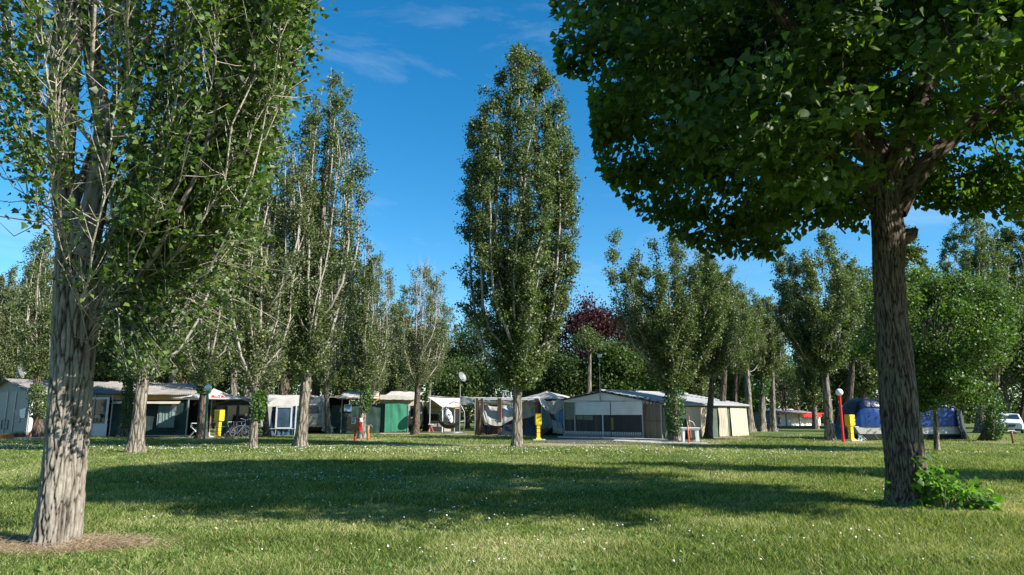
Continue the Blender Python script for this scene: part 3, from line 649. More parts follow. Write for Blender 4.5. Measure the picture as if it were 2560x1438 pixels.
    # small shoots straight off the trunk's shaded side
    for k in range(40):
        z = r.uniform(2.0, 3.4); b = np.array([tx(z) + .1, D - .2, z]); e = b + [r.uniform(0, .5), -r.uniform(.1, .4), r.uniform(-.1, .3)]
        TP.append(np.stack([b, (b + e) / 2, e])); TR.append([.005, .004, .002]); cnt = int(r.uniform(5, 13)); LC.append(e + r.normal(size=(cnt, 3)) * .09); LA.append(np.broadcast_to([.2, -.2, -.3], (cnt, 3)))
    V, Fb = merge([tubes(np.array(LP), np.array(LR), 7), tubes(np.array(TP), np.array(TR), 4)])
    npmesh('branches', V, Fb, mat('near_twigs', (.33, .29, .23), .85, .35, 8, .4, 60), root, smooth=True)
    cc = np.concatenate(LC); ax = np.concatenate(LA)
    keep = ~((cc[:, 0] < tx(cc[:, 2]) - .05) & (cc[:, 2] < 3.55)); keep &= cc[:, 2] > 1.75
    keep &= ~((np.abs(cc[:, 0] - tx(cc[:, 2])) < .3) & (cc[:, 2] < 2.6))
    cd_ = cc - [0, 0, CH]; cf = cd_[:, 1] * cp + cd_[:, 2] * sp; cpx = CX + F * cd_[:, 0] / cf; cpy = CY - F * (-cd_[:, 1] * sp + cd_[:, 2] * cp) / cf
    keep &= ~((cpx > 110) & (cpx < 285) & (cpy < 900) & (cpy > -50) & (cc[:, 1] < D + .05) & (r.random(len(cc)) < .72))
    cc, ax = cc[keep], ax[keep]
    V, Fc, k = leaves(cc, .060, 'delta', axis=ax, spread=.65, r=r)
    m = leafmat('near_poplar_leaves', [(.018, .038, .007), (.045, .085, .013), (.09, .145, .024), (.17, .22, .06)], .34, .34, spec=.42)
    npmesh('crown', V, Fc, m, root, np.repeat(np.clip(r.normal(.45, .25, len(cc)), 0, 1), k))
left_tree()

YB = [(1378, -50), (1384, 60), (1400, 165), (1470, 185), (1484, 290), (1492, 395), (1540, 455), (1600, 520), (1700, 580), (1780, 625), (1940, 630), (1990, 585), (2080, 535), (2160, 580), (2200, 470), (2290, 505), (2330, 500), (2440, 545), (2700, 545)]
def crown_ok(c, mpx):
    d = c - np.array([0, 0, CH]); f = d[:, 1] * cp + d[:, 2] * sp; u = -d[:, 1] * sp + d[:, 2] * cp
    px = CX + F * d[:, 0] / f; py = CY - F * u / f; m = mpx / f
    return (px - m > 1378) & (py + m * .8 < np.interp(px, *zip(*YB))) | (py < -60) & (px - m > 1330)
def right_tree():
    r = np.random.default_rng(5); D = RT.y; root = thing('linden_tree', 'big dark trunked broadleaf tree in the right foreground with a low spreading crown', 'tree', (0, 0, 0))
    px = lambda q: P(q[0], q[1], D + (q[2] if len(q) > 2 else 0))
    tr = [(2275, 1285), (2273, 1240), (2268, 1180), (2250, 1020), (2240, 900), (2226, 760), (2220, 680), (2222, 600), (2212, 520), (2206, 440)]; w = [60, 57, 54, 51, 48.5, 44, 43, 47, 43, 45]
    parts = [bigtrunk([px(q) for q in tr], [v / F * D * .82 for v in w], M_NB2, flare=.2, sc=13, depth=.018, seed=8, zs=.2)]
    limbs = [([(2240, 530), (2275, 460), (2330, 390), (2420, 310), (2560, 225), (2700, 120)], [26, 25, 22, 20, 16, 9]),
             ([(2222, 480), (2240, 400), (2290, 290), (2330, 200), (2420, 130), (2520, 40), (2600, -120)], [28, 24, 17, 14, 12, 9, 5]),
             ([(2200, 470), (2185, 380), (2150, 260), (2135, 130), (2140, 0), (2150, -250), (2160, -500)], [34, 28, 22, 19, 17, 13, 5]),
             ([(2195, 500), (2130, 420), (2020, 350), (1900, 300, -.6), (1750, 240, -1.0), (1600, 170, -1.3)], [20, 16, 12, 9, 7, 3]),
             ([(2190, 520), (2100, 470, .3), (1980, 440, .6), (1850, 430, 1.2), (1740, 450, 1.6)], [16, 12, 9, 7, 3]),
             ([(2195, 430), (2100, 260, -1), (1960, 60, -2.2), (1800, -250, -3)], [20, 16, 12, 5]),
             ([(2220, 440), (2300, 200, -1.3), (2450, -150, -2.6), (2600, -500, -3.2)], [20, 15, 11, 5]),
             ([(2215, 450), (2200, 330, 1.2), (2160, 260, 2.4), (2120, 210, 3.6)], [20, 15, 11, 5]),
             ([(2225, 460), (2290, 370, 1.3), (2350, 300, 2.5), (2420, 260, 3.5)], [18, 14, 10, 4]),
             ([(2255, 600), (2278, 585, -.02), (2292, 572, -.05)], [17, 17, 5])]
    for i, (q, ww) in enumerate(limbs):
        parts.append(bigtrunk([px(a) for a in q], [v / F * D for v in ww], M_NB2, n=26, K=60, sc=9, depth=.008, seed=i + 30, zs=.3))
    npmesh('trunk', *mergeT(parts)[:2], M_NB2, root, mergeT(parts)[2], smooth=True)
    cen = np.array([RT.x + .1, D, 6.9]); rad = np.array([5.6, 5.7, 4.3]); n = 6500
    d = unit(r.normal(size=(n, 3))); q = r.random(n) ** .42; c = cen + d * q[:, None] * rad
    c = c[(c[:, 2] > 3.15)]; c = c[crown_ok(c, 560)]; c = c[(r.random(len(c)) < .75)]
    # thin by a spacing test, so light comes through between clumps
    d_ = c - np.array([0, 0, CH]); f_ = d_[:, 1] * cp + d_[:, 2] * sp; qx = CX + F * d_[:, 0] / f_; qy = CY - F * (-d_[:, 1] * sp + d_[:, 2] * cp) / f_
    rim_d = np.interp(qx, *zip(*YB)) - qy + 75 * np.array([mnoise.noise(Vector((a_ / 75, b_ / 75, 1))) for a_, b_ in zip(qx, qy)])
    kk = (rim_d > 20) & ((rim_d > 200) | (r.random(len(c)) < .38)); kk &= ~((c[:, 1] < D + .6) & (qx > 2110) & (qx < 2640) & (qy > 130) & (qy < 540) & (r.random(len(c)) < .97)); c = c[kk]
    c = c[[mnoise.noise(Vector(p) * .75 + Vector((3, 1, 7))) + .45 * mnoise.noise(Vector(p) * 1.9) > -.05 or (p[2] > 9.5) for p in c]]
    sel = []
    for p in c:
        if len(sel) > 620: break
        if not sel or np.min(np.linalg.norm(np.array(sel) - p, axis=1)) > .48: sel.append(p)
    c = np.array(sel); nc = len(c)
    # extra clumps that build the lower rim where the photo shows it
    rim = [(1400, 30, -2), (1425, 110, -2), (1450, 165, -1.6), (1500, 100, -2), (1520, 300, -1), (1510, 380, -.6), (1560, 440, -.3), (1610, 490, 0), (1690, 545, .5), (1745, 590, .4), (1810, 605, .3), (1880, 610, .2), (1935, 595, .2), (1860, 560, .5), (1780, 530, .6), (1930, 520, .4), (2000, 545, .6), (2080, 500, .3), (2130, 545, .2), (2155, 500, .8), (2300, 470, 1.6), (2350, 500, 1.4), (2420, 505, 1.2), (2450, 470, 1.4), (2410, 440, 1.8), (2520, 510, .9), (2550, 470, 1.1), (2480, 430, 1.5), (1640, 420, .2), (1560, 330, -.6), (1500, 330, -.8), (1495, 270, -1)]
    c = np.concatenate([c, [list(P(a, b, D + e)) for a, b, e in rim]]); nr = len(rim)
    shade_boughs = []
    while len(shade_boughs) < 110:                       # boughs added out of view to shade the trunk
        t_ = r.uniform(1.9, 6.2); l_ = r.normal() * .95; p = np.array([RT.x + .9 * t_ + .436 * l_, D - .436 * t_ + .9 * l_, .687 * t_ + r.uniform(1.0, 3.4)])
        if 1280 + 1707 * (p[0] - .5) / p[1] > 2620 and p[2] > 2.8: shade_boughs.append(p)
    c = np.concatenate([c[:nc], shade_boughs, c[nc:]]); nc += len(shade_boughs)
    hub = np.array([RT.x - .2, D, 4.6]); TP, TR = [], []
    LPT = np.concatenate([np.stack([np.interp(np.linspace(0, 1, 24), np.linspace(0, 1, len(q)), [px(a)[j] for a in q]) for j in range(3)], -1) for q, _ in limbs[:-1]])
    LPT = np.concatenate([LPT, hub + (np.random.default_rng(1).normal(size=(26, 3)) * [2.6, 2.6, 1.2] + [0, 0, 2.2])])
    for ii, p in enumerate(c):
        cand = LPT[np.linalg.norm(LPT - hub, axis=1) < np.linalg.norm(p - hub) * .95 + .2]; b = cand[np.argmin(np.linalg.norm(cand - p, axis=1))].copy() if len(cand) else hub
        for k in range(2):
            e = p + r.normal(size=3) * .22; TP.append(np.stack([b, (b + e) / 2 + [0, 0, .18], e])); TR.append([.016, .010, .003]); b = p + r.normal(size=3) * .1
    V, Fb = tubes(np.array(TP), np.array(TR), 5); npmesh('branches', V, Fb, M_BARKD, root, smooth=True)
    LC, TT, AX = [], [], []
    for i, p in enumerate(c):
        small = i >= nc; m = int(r.uniform(110, 270)) if not small else 120; s = r.uniform(.16, .27) if not small else .2
        lay = r.normal(size=(m, 3)) * [s * 1.25, s * 1.25, s * .62]; LC.append(p + lay)
        o = unit(p - hub) * [1, 1, .2]; AX.append(np.broadcast_to(o * .5 + [0, 0, -.75], (m, 3))); TT.append(np.clip(r.normal(.42 + r.normal() * .1, .2, m), 0, 1))
    e_ = c - np.array([0, 0, CH]); ef = e_[:, 1] * cp + e_[:, 2] * sp; ex = CX + F * e_[:, 0] / ef; ey = CY - F * (-e_[:, 1] * sp + e_[:, 2] * cp) / ef
    near = np.where((np.interp(ex, *zip(*YB)) - ey < 190) & (ey > -120) & (ex > 1300) & (ex < 2620))[0]
    for i in np.concatenate([near, near]):                     # loose sprays hanging past the clumps
        o = unit((c[i] - hub) * [1, 1, .3] + r.normal(size=3) * .8 + [0, 0, -.6]); L = r.uniform(.3, .75); m = int(r.uniform(14, 34)); q_ = r.uniform(.2, 1, m)[:, None]
        LC.append(c[i] + o * L * q_ + r.normal(size=(m, 3)) * .06); AX.append(np.broadcast_to(o * .4 + [0, 0, -.8], (m, 3))); TT.append(np.clip(r.normal(.5, .2, m), 0, 1))
    cc = np.concatenate(LC); ax = np.concatenate(AX); tt = np.concatenate(TT)
    k = crown_ok(cc, -260) | (cc[:, 1] < 0); k &= ~((np.abs(cc[:, 0] - RT.x) < .5) & (cc[:, 2] < 3.6)); cc, ax, tt = cc[k], ax[k], tt[k]
    V, Fc, k = leaves(cc, .105, 'heart', axis=ax, nrm=unit(cc - hub) * .4 + [0, 0, .7], spread=.5, r=r)
    npmesh('crown', V, Fc, M_LIN, root, np.repeat(tt, k))
right_tree()
def suckers():
    r = np.random.default_rng(3); root = thing('leafy_shoots', 'bright green leafy shoots sprouting round the foot of the dark trunk', 'plant', (0, 0, 0))
    cc, TP, sz = [], [], []
    for k in range(120):
        x = r.uniform(-.15, .74); b = np.array([RT.x + x * .3 + .15, RT.y - .36 - r.uniform(0, .3), .02])
        e = np.array([RT.x + .1 + x, RT.y - .45 + r.normal() * .18, max(.06, .52 - .42 * x + r.normal() * .07) * r.uniform(.25, 1)]); TP.append(np.stack([b, (b + e) / 2 + [0, 0, .06], e]))
        m = int(r.uniform(3, 8)); cc.append(e + r.normal(size=(m, 3)) * [.08, .07, .05]); sz += [r.uniform(.065, .115)] * m
    for (px, py, s) in ((2365, 1190, .12), (2372, 1215, .14), (2350, 1235, .13), (2340, 1255, .12), (2370, 1262, .12), (2385, 1180, .1), (2330, 1235, .12), (2378, 1240, .1), (2365, 1275, .12), (2395, 1290, .1)):
        p = P(px, py, RT.y - .45); cc.append(np.array([list(p)])); sz.append(s); TP.append(np.array([[RT.x + .35, RT.y - .4, .05], [p.x - .02, p.y, p.z * .6], list(p)]))
    for k in range(11):
        p = P(r.uniform(2178, 2225), r.uniform(1205, 1270), RT.y - .1); cc.append(np.array([list(p)])); sz.append(.075); TP.append(np.array([[RT.x - .3, RT.y - .2, .03], [p.x + .05, p.y, p.z * .6], list(p)]))
    for k in range(90):
        p = np.array([RT.x + r.uniform(-.3, .8), RT.y - .60 + r.normal() * .1, r.uniform(.02, .07)]); cc.append(p[None]); sz.append(.045)
    cc = np.concatenate(cc); cc[:, 2] = np.maximum(cc[:, 2], .02); V, Fc, k = leaves(cc, 1.0, 'heart', axis=[.3, -.5, -.25], nrm=[.4, -.4, 1], spread=.55, r=r)
    V = (V.reshape(-1, 6, 3) - cc[:, None]) * np.array(sz)[:, None, None] + cc[:, None]
    npmesh('branches', *tubes(np.array(TP), np.broadcast_to([.006, .005, .003], (len(TP), 3)), 5), mat('green_stem', (.16, .2, .06), .7), root)
    npmesh('foliage', V.reshape(-1, 3), Fc, leafmat('shoot_leaves', [(.04, .10, .015), (.085, .19, .025), (.17, .30, .04)], .42, .4), root, np.repeat(r.random(len(cc)), k))
suckers()

# ================================================================ the rows of poplars
def top(px, py, Y): return P(px, py, Y).z
def pop(name_, label, bx, by, tx, ty, wpx, frac=None, **k):
    b = G(bx, by); H = top(tx, ty, b.y); Rr = wpx / 2 / F * b.y * 1.05; ln = (P(tx, ty, b.y).x - b.x)
    frac = frac or [(.1, .55), (.25, .85), (.45, 1), (.7, .92), (.88, .62), (1, .25)]
    k.setdefault('lean', (ln * .75, 0))
    return poplar('poplar_tree', label, b, H, k.pop('rt'), k.pop('zb'), [(f, q * Rr) for f, q in frac], **k)
GP = 'poplars standing between the caravans'
pop('', 'leaning pale poplar right behind the foreground trunk, in front of the long grey roof', 337, 1131, 440, 230, 330, rt=.30, zb=3.2, nl=16, tw=30, lf=22, seed=3, bare=.4, group=GP, ls=.10, twr=.014)
pop('', 'poplar with knobbly ivy tufted trunk beside the blue awning', 632, 1121, 690, 250, 235, rt=.19, zb=2.9, nl=16, tw=34, lf=26, seed=4, bare=.35, group=GP, ivy=(1.2, 2.4, .28, 1), leafm=M_POP2)
pop('', 'tall twin topped poplar with thick pale trunk in front of the caravan', 750, 1116, 835, 165, 235, rt=.30, zb=3.6, nl=22, tw=36, lf=30, seed=5, bare=.22, group=GP,
    plumes=[(0, .05, 1.0), (0.0, .62, .93), (3.1, .6, .80), (2.0, .3, .95)])
pop('', 'thin poplar with ivy bulge behind the red and yellow fire hose cabinet', 905, 1097, 915, 580, 130, rt=.26, zb=3.4, nl=12, tw=34, lf=26, seed=6, bare=.3, group=GP, ivy=(1.6, 3.2, .32, 1), leafm=M_POP)
pop('', 'poplar leaning over the green windbreak panel', 925, 1082, 955, 615, 130, rt=.28, zb=3.6, nl=12, tw=34, lf=28, seed=7, bare=.3, group=GP, leafm=M_POP2)
pop('', 'dark trunked poplar with bare dead twigs rising from its top', 1037, 1087, 1062, 640, 135, rt=.33, zb=4.0, nl=15, tw=36, lf=24, seed=8, bare=.55, group=GP, extra_bare=16, barkm=M_BARKD, leafm=M_POP2, twr=.016)
pop('', 'slim poplar with ivy on its left flank beside the hanging chair', 1062, 1078, 1105, 665, 90, rt=.24, zb=5, nl=9, tw=30, lf=24, seed=9, bare=.2, group=GP, ivy=(.6, 4.5, .16, -1))
pop('', 'tallest poplar, standing alone in the middle with a dense two pointed crown', 1293, 1118, 1302, 125, 275, rt=.27, zb=2.9, nl=26, tw=44, lf=48, seed=10, bare=.0, group=GP, low=1.0, ls=.105, lean=(.15, 0),
    frac=[(.08, .5), (.2, .85), (.35, 1.0), (.55, 1.08), (.8, 1.02), (.93, .85), (1, .55)], plumes=[(3.0, .2, 1.0), (.0, .5, .97), (.3, .25, .97), (2.5, .4, .975), (3.14, .75, .88), (-1.2, .2, .98), (1.5, .3, .985), (4.5, .35, .975), (3.1, .5, .95), (0, .75, .90), (3.3, .95, .78), (.2, .95, .80)])
pop('', 'distant small poplar seen left of the tall lone poplar', 1143, 1062, 1140, 795, 58, rt=.4, zb=6, nl=9, tw=26, lf=24, seed=11, group=GP, leafm=M_POP2, ls=.16, twr=.03)
pop('', 'broad poplar with ivy clad trunk at the corner of the grey shed', 1689, 1102, 1700, 590, 330, rt=.32, zb=3.2, nl=24, tw=42, lf=42, seed=12, bare=.08, group=GP, ivy=(.35, 5.0, .34), lean=(0, 0), low=1.0,
    frac=[(.1, .3), (.3, .72), (.5, .9), (.75, 1), (1, .8)], plumes=[(3.14, 1.0, 1.02), (3.0, .6, .93), (1.0, .2, 1.0), (.5, .4, .97), (0, .9, .86), (0, .7, .9), (4.5, .5, .96)])
pop('', 'poplar against the beige side wall, nearest the white plastic table', 1770, 1096, 1790, 640, 130, rt=.27, zb=4.2, nl=12, tw=32, lf=34, seed=13, group=GP, barkm=M_BARKD)
pop('', 'darkest poplar trunk against the middle of the beige side wall', 1796, 1090, 1830, 660, 120, rt=.32, zb=5.5, nl=12, tw=32, lf=34, seed=14, group=GP, barkm=M_BARKD)
pop('', 'reddish trunked poplar at the far end of the beige wall', 1831, 1086, 1850, 690, 100, rt=.26, zb=5, nl=10, tw=30, lf=30, seed=15, group=GP, barkm=M_BARKD)
pop('', 'pale poplar on the right lawn with broad flared foot', 1874, 1080, 1858, 680, 95, rt=.42, zb=7, nl=11, tw=30, lf=28, seed=16, group=GP, ls=.12, leafm=M_POP2, bare=.25, twr=.02)
pop('', 'poplar with ivy halfway up its trunk on the right lawn', 1904, 1079, 1905, 730, 75, rt=.40, zb=5, nl=10, tw=30, lf=28, seed=17, group=GP, ls=.12, ivy=(3, 7, .5), twr=.02)
pop('', 'slim poplar beside the white bucket on the lawn', 1931, 1079, 1925, 725, 70, rt=.36, zb=6, nl=9, tw=28, lf=26, seed=18, group=GP, ls=.12, bare=.2, leafm=M_POP2, twr=.02)
pop('', 'wide poplar with pale trunk next to the red lamp post', 2076, 1102, 2090, 590, 215, rt=.30, zb=4.2, nl=20, tw=40, lf=38, seed=19, group=GP, lean=(0, 0), frac=[(.15, .45), (.35, .8), (.55, 1), (.8, 1), (1, .7)],
    plumes=[(3.14, .95, .93), (2.8, .6, .9), (0, .35, 1.0), (.3, .6, .98), (0, .85, .82)])
pop('', 'dark poplar trunk behind the red lamp post', 2110, 1088, 2150, 640, 150, rt=.42, zb=6, nl=12, tw=30, lf=30, seed=20, group=GP, barkm=M_BARKD, ls=.12)
pop('', 'tall poplar rising at the far right behind the bright green tree', 2450, 1082, 2440, 500, 230, rt=.4, zb=6, nl=16, tw=34, lf=34, seed=22, group=GP, ls=.13, twr=.02, bare=.15)
pop('', 'brown trunked poplar between the parasol and the green lamp post', 505, 1097, 545, 420, 130, rt=.34, zb=3.4, nl=13, tw=34, lf=28, seed=23, group=GP, barkm=M_BARKD, bare=.3, ivy=(2.6, 4.2, .2))
pop('', 'ivy covered poplar against the long grey roof', 318, 1093, 360, 420, 140, rt=.3, zb=4, nl=11, tw=30, lf=28, seed=24, group=GP, barkm=M_BARKD, ivy=(.6, 5.2, .2))
pop('', 'poplar with shaggy dark trunk beside the white door frame', 98, 1096, 90, 560, 100, rt=.33, zb=4.2, nl=12, tw=32, lf=30, seed=25, group=GP, barkm=M_BARKD, ivy=(1.2, 3.2, .25), bare=.3)
pop('', 'thin dark poplar just left of the blue awning window', 668, 1091, 640, 420, 110, rt=.24, zb=4, nl=10, tw=30, lf=26, seed=26, group=GP, barkm=M_BARKD, bare=.3)
pop('', 'slender grey poplar just right of the caravan drawbar', 822, 1084, 800, 420, 130, rt=.26, zb=4, nl=11, tw=32, lf=30, seed=27, group=GP, bare=.25)
pop('', 'poplar at the left edge behind the gabled shelter', 18, 1082, 8, 640, 95, rt=.35, zb=5, nl=11, tw=32, lf=30, seed=28, group=GP, ls=.12, leafm=M_POP2)
pop('', 'distant poplar with dead reddish twigs at its tip, far left', 48, 1072, 38, 690, 60, rt=.4, zb=6, nl=8, tw=28, lf=24, seed=29, group=GP, ls=.14, extra_bare=14, twr=.03)
pop('', 'poplar filling the gap right of the foreground trunk, above the long roof', 420, 1078, 470, 560, 150, rt=.4, zb=6, nl=12, tw=30, lf=30, seed=30, group=GP, ls=.13, twr=.02)
pop('', 'poplar rising behind the parasol', 585, 1078, 590, 330, 150, rt=.4, zb=6, nl=13, tw=32, lf=30, seed=31, group=GP, ls=.14, twr=.02, bare=.2)

GR = 'second row of poplars behind the shelters'
protos = []
for i, (H_, Rr_, s_, m_, br_) in enumerate(((15, 2.1, 201, M_POP, .1), (14, 1.7, 202, M_POP2, .3), (13, 2.3, 203, M_POP, .0))):
    protos.append(None)
def rowpop(k, label, bx, by, ty, w_=1.0):
    b = G(bx, by); H = top(bx + (CX - bx) * .04, ty, b.y)
    if protos[k] is None:
        h0, r0, s0, m0, b0 = ((15, 2.1, 201, M_POP, .1), (14, 1.7, 202, M_POP2, .3), (13, 2.3, 203, M_POP, .0))[k]
        o = poplar('poplar_tree', label, b, h0, .36, 3.0, [(f_, q * r0) for f_, q in ((.1, .6), (.3, .9), (.5, 1), (.75, .85), (1, .3))], nl=15, tw=30, lf=26, ls=.15, seed=s0, bare=b0, leafm=m0, barkm=M_BARKD if k else M_BARK, group=GR, twr=.022); o['h'] = h0; protos[k] = o
    else:
        o = copy_tree(protos[k]); o.location = b; o['label'] = label
    s = H / protos[k]['h']; o.scale = (s * w_, s * w_, s); o.rotation_euler = (0, 0, (bx * 37 % 628) / 100)
for q in ((0, 'row poplar just inside the left edge, over the gabled shelter ridge', -45, 1074, 700), (1, 'row poplar showing directly left of the foreground trunk', 70, 1074, 590), (2, 'row poplar showing directly right of the foreground trunk', 245, 1072, 620),
          (0, 'row poplar over the middle of the long grey roof', 375, 1073, 560), (1, 'row poplar over the right end of the long grey roof', 450, 1073, 480), (2, 'row poplar left of the parasol peak', 530, 1072, 520), (0, 'row poplar above the right half of the parasol', 612, 1073, 420),
          (1, 'row poplar above the blue awning roof', 705, 1073, 400), (2, 'row poplar above the caravan window', 785, 1072, 560), (0, 'row poplar above the dark green mesh wall', 862, 1073, 600), (2, 'row poplar above the bright green windbreak', 985, 1072, 740),
          (2, 'row poplar at the back of the tall lone poplar', 1330, 1072, 700, 1.2), (1, 'row poplar behind the far end of the shed roof', 1745, 1073, 640), (2, 'row poplar between the shed and the lawn trunks', 1845, 1071, 700), (0, 'row poplar left of the red lamp globe', 2040, 1073, 720),
          (2, 'row poplar left of the dark foreground trunk', 2165, 1073, 640, 1.2), (0, 'row poplar right of the dark foreground trunk', 2320, 1073, 560, 1.1), (1, 'row poplar above the white van', 2520, 1073, 540, 1.1), (0, 'row poplar past the right edge of the van', 2620, 1074, 500)):
    rowpop(*q)

for k_, lab_, x_, y_, s_ in ((0, 'poplar just outside the right edge, level with the shed', 17.5, 12.5, .8),):
    o = copy_tree(protos[k_]); o.location = (x_, y_, 0); o.scale = (s_,) * 3; o['label'] = lab_

# the copper tree, pollards and broadleaf trees behind
def rt_(label, bx, by, cx_, ty, byc, wpx, m, name='broadleaf_tree', **k):
    b = G(bx, by); zt = top(cx_, ty, b.y); zl = max(top(cx_, byc, b.y), .3); zc = (zt + zl) / 2; ln = P(cx_, ty, b.y).x - b.x
    return roundtree(name, label, b, zt, zc, wpx / 2 / F * b.y, (zt - zl) / 2, m, lean=(ln, 0), **k)
GB = 'broadleaf trees behind the shelters'
rt_('copper leaved tree rising behind the antenna mast', 1490, 1074, 1487, 762, 1000, 185, M_RED, ncl=95, nlf=190, ls=.22, rt=.3, csize=.62, seed=2, cat='tree')
rt_('pollarded tree with a tight ball of leaves on a pale stem', 1472, 1080, 1474, 828, 885, 66, M_POP, name='pollard_tree', ncl=24, nlf=120, ls=.12, rt=.30, csize=.34, seed=3, barkm=M_BARK)
roundtree('young_tree', 'bushy bright green young tree on the right with a slender mottled stem', G(2341, 1127), 8, 4.3, 2.5, 2.75, leafmat('young_tree_leaves', [(.03, .06, .012), (.07, .12, .024), (.14, .20, .045)], .32, .34), ncl=190, flip=-.93, nlf=240, ls=.10, rt=.11, seed=4, csize=.34, barkm=M_BARK, lean=(.35, 0))
rt_('ivy smothered tree between the blue tarpaulin and the white van', 2465, 1102, 2480, 700, 985, 170, M_MID, ncl=70, nlf=220, ls=.12, rt=.3, csize=.45, seed=6)
ivy_t = thing('ivy_bush', 'bush of ivy climbing beside the white van', 'bush', G(2485, 1103)); 
npmesh('trunk', *trunk_mesh(1.6, .06, .03, (0, 0), 4)[:2], M_BARKD, ivy_t); ivycoat(ivy_t, lambda z: np.stack([.1 * z, 0 * z, z], -1), .1, .1, 2.7, .5, 0, 8, ls=.09)
spec = [(-60, 1072, -60, 850, 1040, 260, 0), (230, 1070, 235, 830, 1030, 190, 1), (300, 1072, 290, 790, 1030, 150, 3), (420, 1066, 440, 800, 1030, 200, 2), (560, 1068, 560, 830, 1030, 170, 1), (700, 1067, 700, 800, 1035, 180, 0), (850, 1066, 850, 790, 1035, 160, 3),
        (975, 1066, 975, 800, 1035, 150, 4), (1090, 1066, 1090, 850, 1035, 130, 0), (1210, 1066, 1205, 800, 1035, 170, 1), (1390, 1068, 1385, 880, 1035, 110, 3), (1600, 1070, 1605, 790, 1040, 120, 2), (1640, 1067, 1640, 770, 1035, 140, 0), (1760, 1067, 1750, 800, 1040, 150, 1),
        (1850, 1066, 1850, 960, 1052, 80, 4), (2090, 1066, 2085, 880, 1045, 120, 0), (2200, 1068, 2200, 700, 1045, 200, 2), (2300, 1070, 2320, 760, 1045, 200, 1), (2400, 1070, 2400, 850, 1045, 160, 3), (2545, 1070, 2550, 690, 1050, 190, 4), (2660, 1072, 2670, 700, 1050, 220, 0), (1170, 1072, 1165, 905, 1045, 120, 2), (1430, 1070, 1430, 945, 1045, 110, 4), (1537, 1077, 1535, 862, 1040, 105, 0), (1405, 1077, 1400, 900, 1040, 95, 1)]
wh = ['at the left edge, behind the gabled shelter', 'right of the foreground trunk, above the long roof', 'just above the long grey roof', 'above the right end of the long roof', 'behind the green lamp post globe', 'behind the blue awning', 'behind the dark green windbreak', 'behind the white fabric roof', 'behind the satellite dish', 'left of the tall lone poplar', 'right of the tall lone poplar', 'behind the roof ridge of the grey shed',
      'between the antenna and the ivy clad poplar', 'behind the beige side wall', 'low, right of the beige wall', 'right of the red awned hut', 'behind the dark foreground trunk', 'above the blue tarpaulin', 'above the right end of the blue tarpaulin', 'above the white van', 'at the right edge, beyond the van', 'low, behind the satellite pole', 'low, behind the collapsed shelter canopy', 'just right of the antenna mast, before the copper tree', 'between the lone tall poplar and the copper tree']
tone = ['dark green', 'mid green', 'leafy green', 'dense green', 'fresh green']
mm = [M_MID, leafmat('tree_leaves_dark', [(.022, .042, .012), (.046, .078, .022), (.085, .125, .04)], .3, .42), M_MID, M_POP, M_BRT]
for i, (bx, by, cx_, ty, bc, w_, k) in enumerate(spec):
    rt_(f'{tone[k]} broadleaf tree {wh[i]}', bx, by, cx_, ty, bc, w_, mm[k], ncl=62, nlf=170, ls=.24, rt=.25, csize=.75, seed=40 + i, group=GB)
rt_('small tree with several dark stems in front of the red awned hut', 1967, 1064, 1965, 900, 1015, 110, M_MID, name='small_tree', ncl=40, nlf=150, ls=.2, rt=.16, csize=.5, seed=71, stems=3)
rt_('small tree leaning left in front of the red awned hut', 2001, 1063, 1985, 930, 1020, 110, M_MID, name='small_tree', ncl=36, nlf=150, ls=.2, rt=.14, csize=.5, seed=73)
# distant wood closing the view
def wood():
    r = np.random.default_rng(77); n = 150000; x = r.uniform(-150, 190, n); y = 120 + r.normal(size=n) * 4 + .02 * np.abs(x)
    hmax = 8.5 + 4 * (vnoise(x, y * 0, 9, 4) - .3) + 2 * vnoise(x, 0 * y, 2.5, 6); z = hmax * r.random(n) ** 1.3
    c = np.stack([x, y, z], -1); V, Fc, k = leaves(c, .55, 'diamond', r=r)
    tag(npmesh('distant_wood', V, Fc, mm[1], None, np.repeat(r.random(n), k)), 'dark wood of distant trees closing the view', 'woodland', kind='stuff')
wood()
# ================================================================ shelters and caravans
W_PAINT = mat('white_panel', (.78, .74, .69), .55, .08, 1.5, dirt=(.38, .37, .34), dirtamt=.5)
GREYP = mat('grey_panel', (.24, .23, .215), .6, .1, 1.2, dirt=(.25, .25, .23), dirtamt=.6, stretch=(1, 1, .3))
ALU = mat('aluminium', (.30, .31, .32), .45, .1, 6, metal=.3)
WHITEF = mat('white_frame', (.58, .59, .60), .45, .05, 4)
GLASS = mat('dark_glass', (.03, .035, .04), .08, .3, 2, spec=.8)
WINF = mat('tinted_window', (.10, .12, .14), .12, .3, 2, spec=.8)
MESHG = mat('dark_green_mesh', (.012, .035, .028), .8, .4, 1.3, .4, 8)
MESHL = mat('green_windbreak_cloth', (.035, .22, .13), .75, .15, 1.5, .3, 12, trans=.2)
CANVAS = mat('off_white_canvas', (.47, .445, .39), .8, .12, 1.0, .25, 9, dirt=(.38, .35, .30), dirtamt=.5, trans=.12)
CANVASD = mat('weathered_canvas', (.42, .37, .28), .85, .2, 1.2, .3, 9, dirt=(.2, .16, .11), dirtamt=.7)
CREAM = mat('cream_canvas', (.46, .40, .26), .8, .08, 1.5, .2, 8)
BROWNW = mat('weathered_wood', (.16, .085, .05), .85, .35, 4, .4, 20, stretch=(1, 1, .2))
OCHRE = mat('ochre_board', (.34, .20, .05), .7, .2, 2, dirt=(.12, .07, .03), dirtamt=.5)
DARK = mat('dark_interior', (.012, .012, .012), .95, .3, 2)  # near-black colour stands in for shade inside shelters; trailer skirt shares it
DGREY = mat('dark_grey_canvas', (.045, .045, .045), .8, .2, 2, .2, 8)
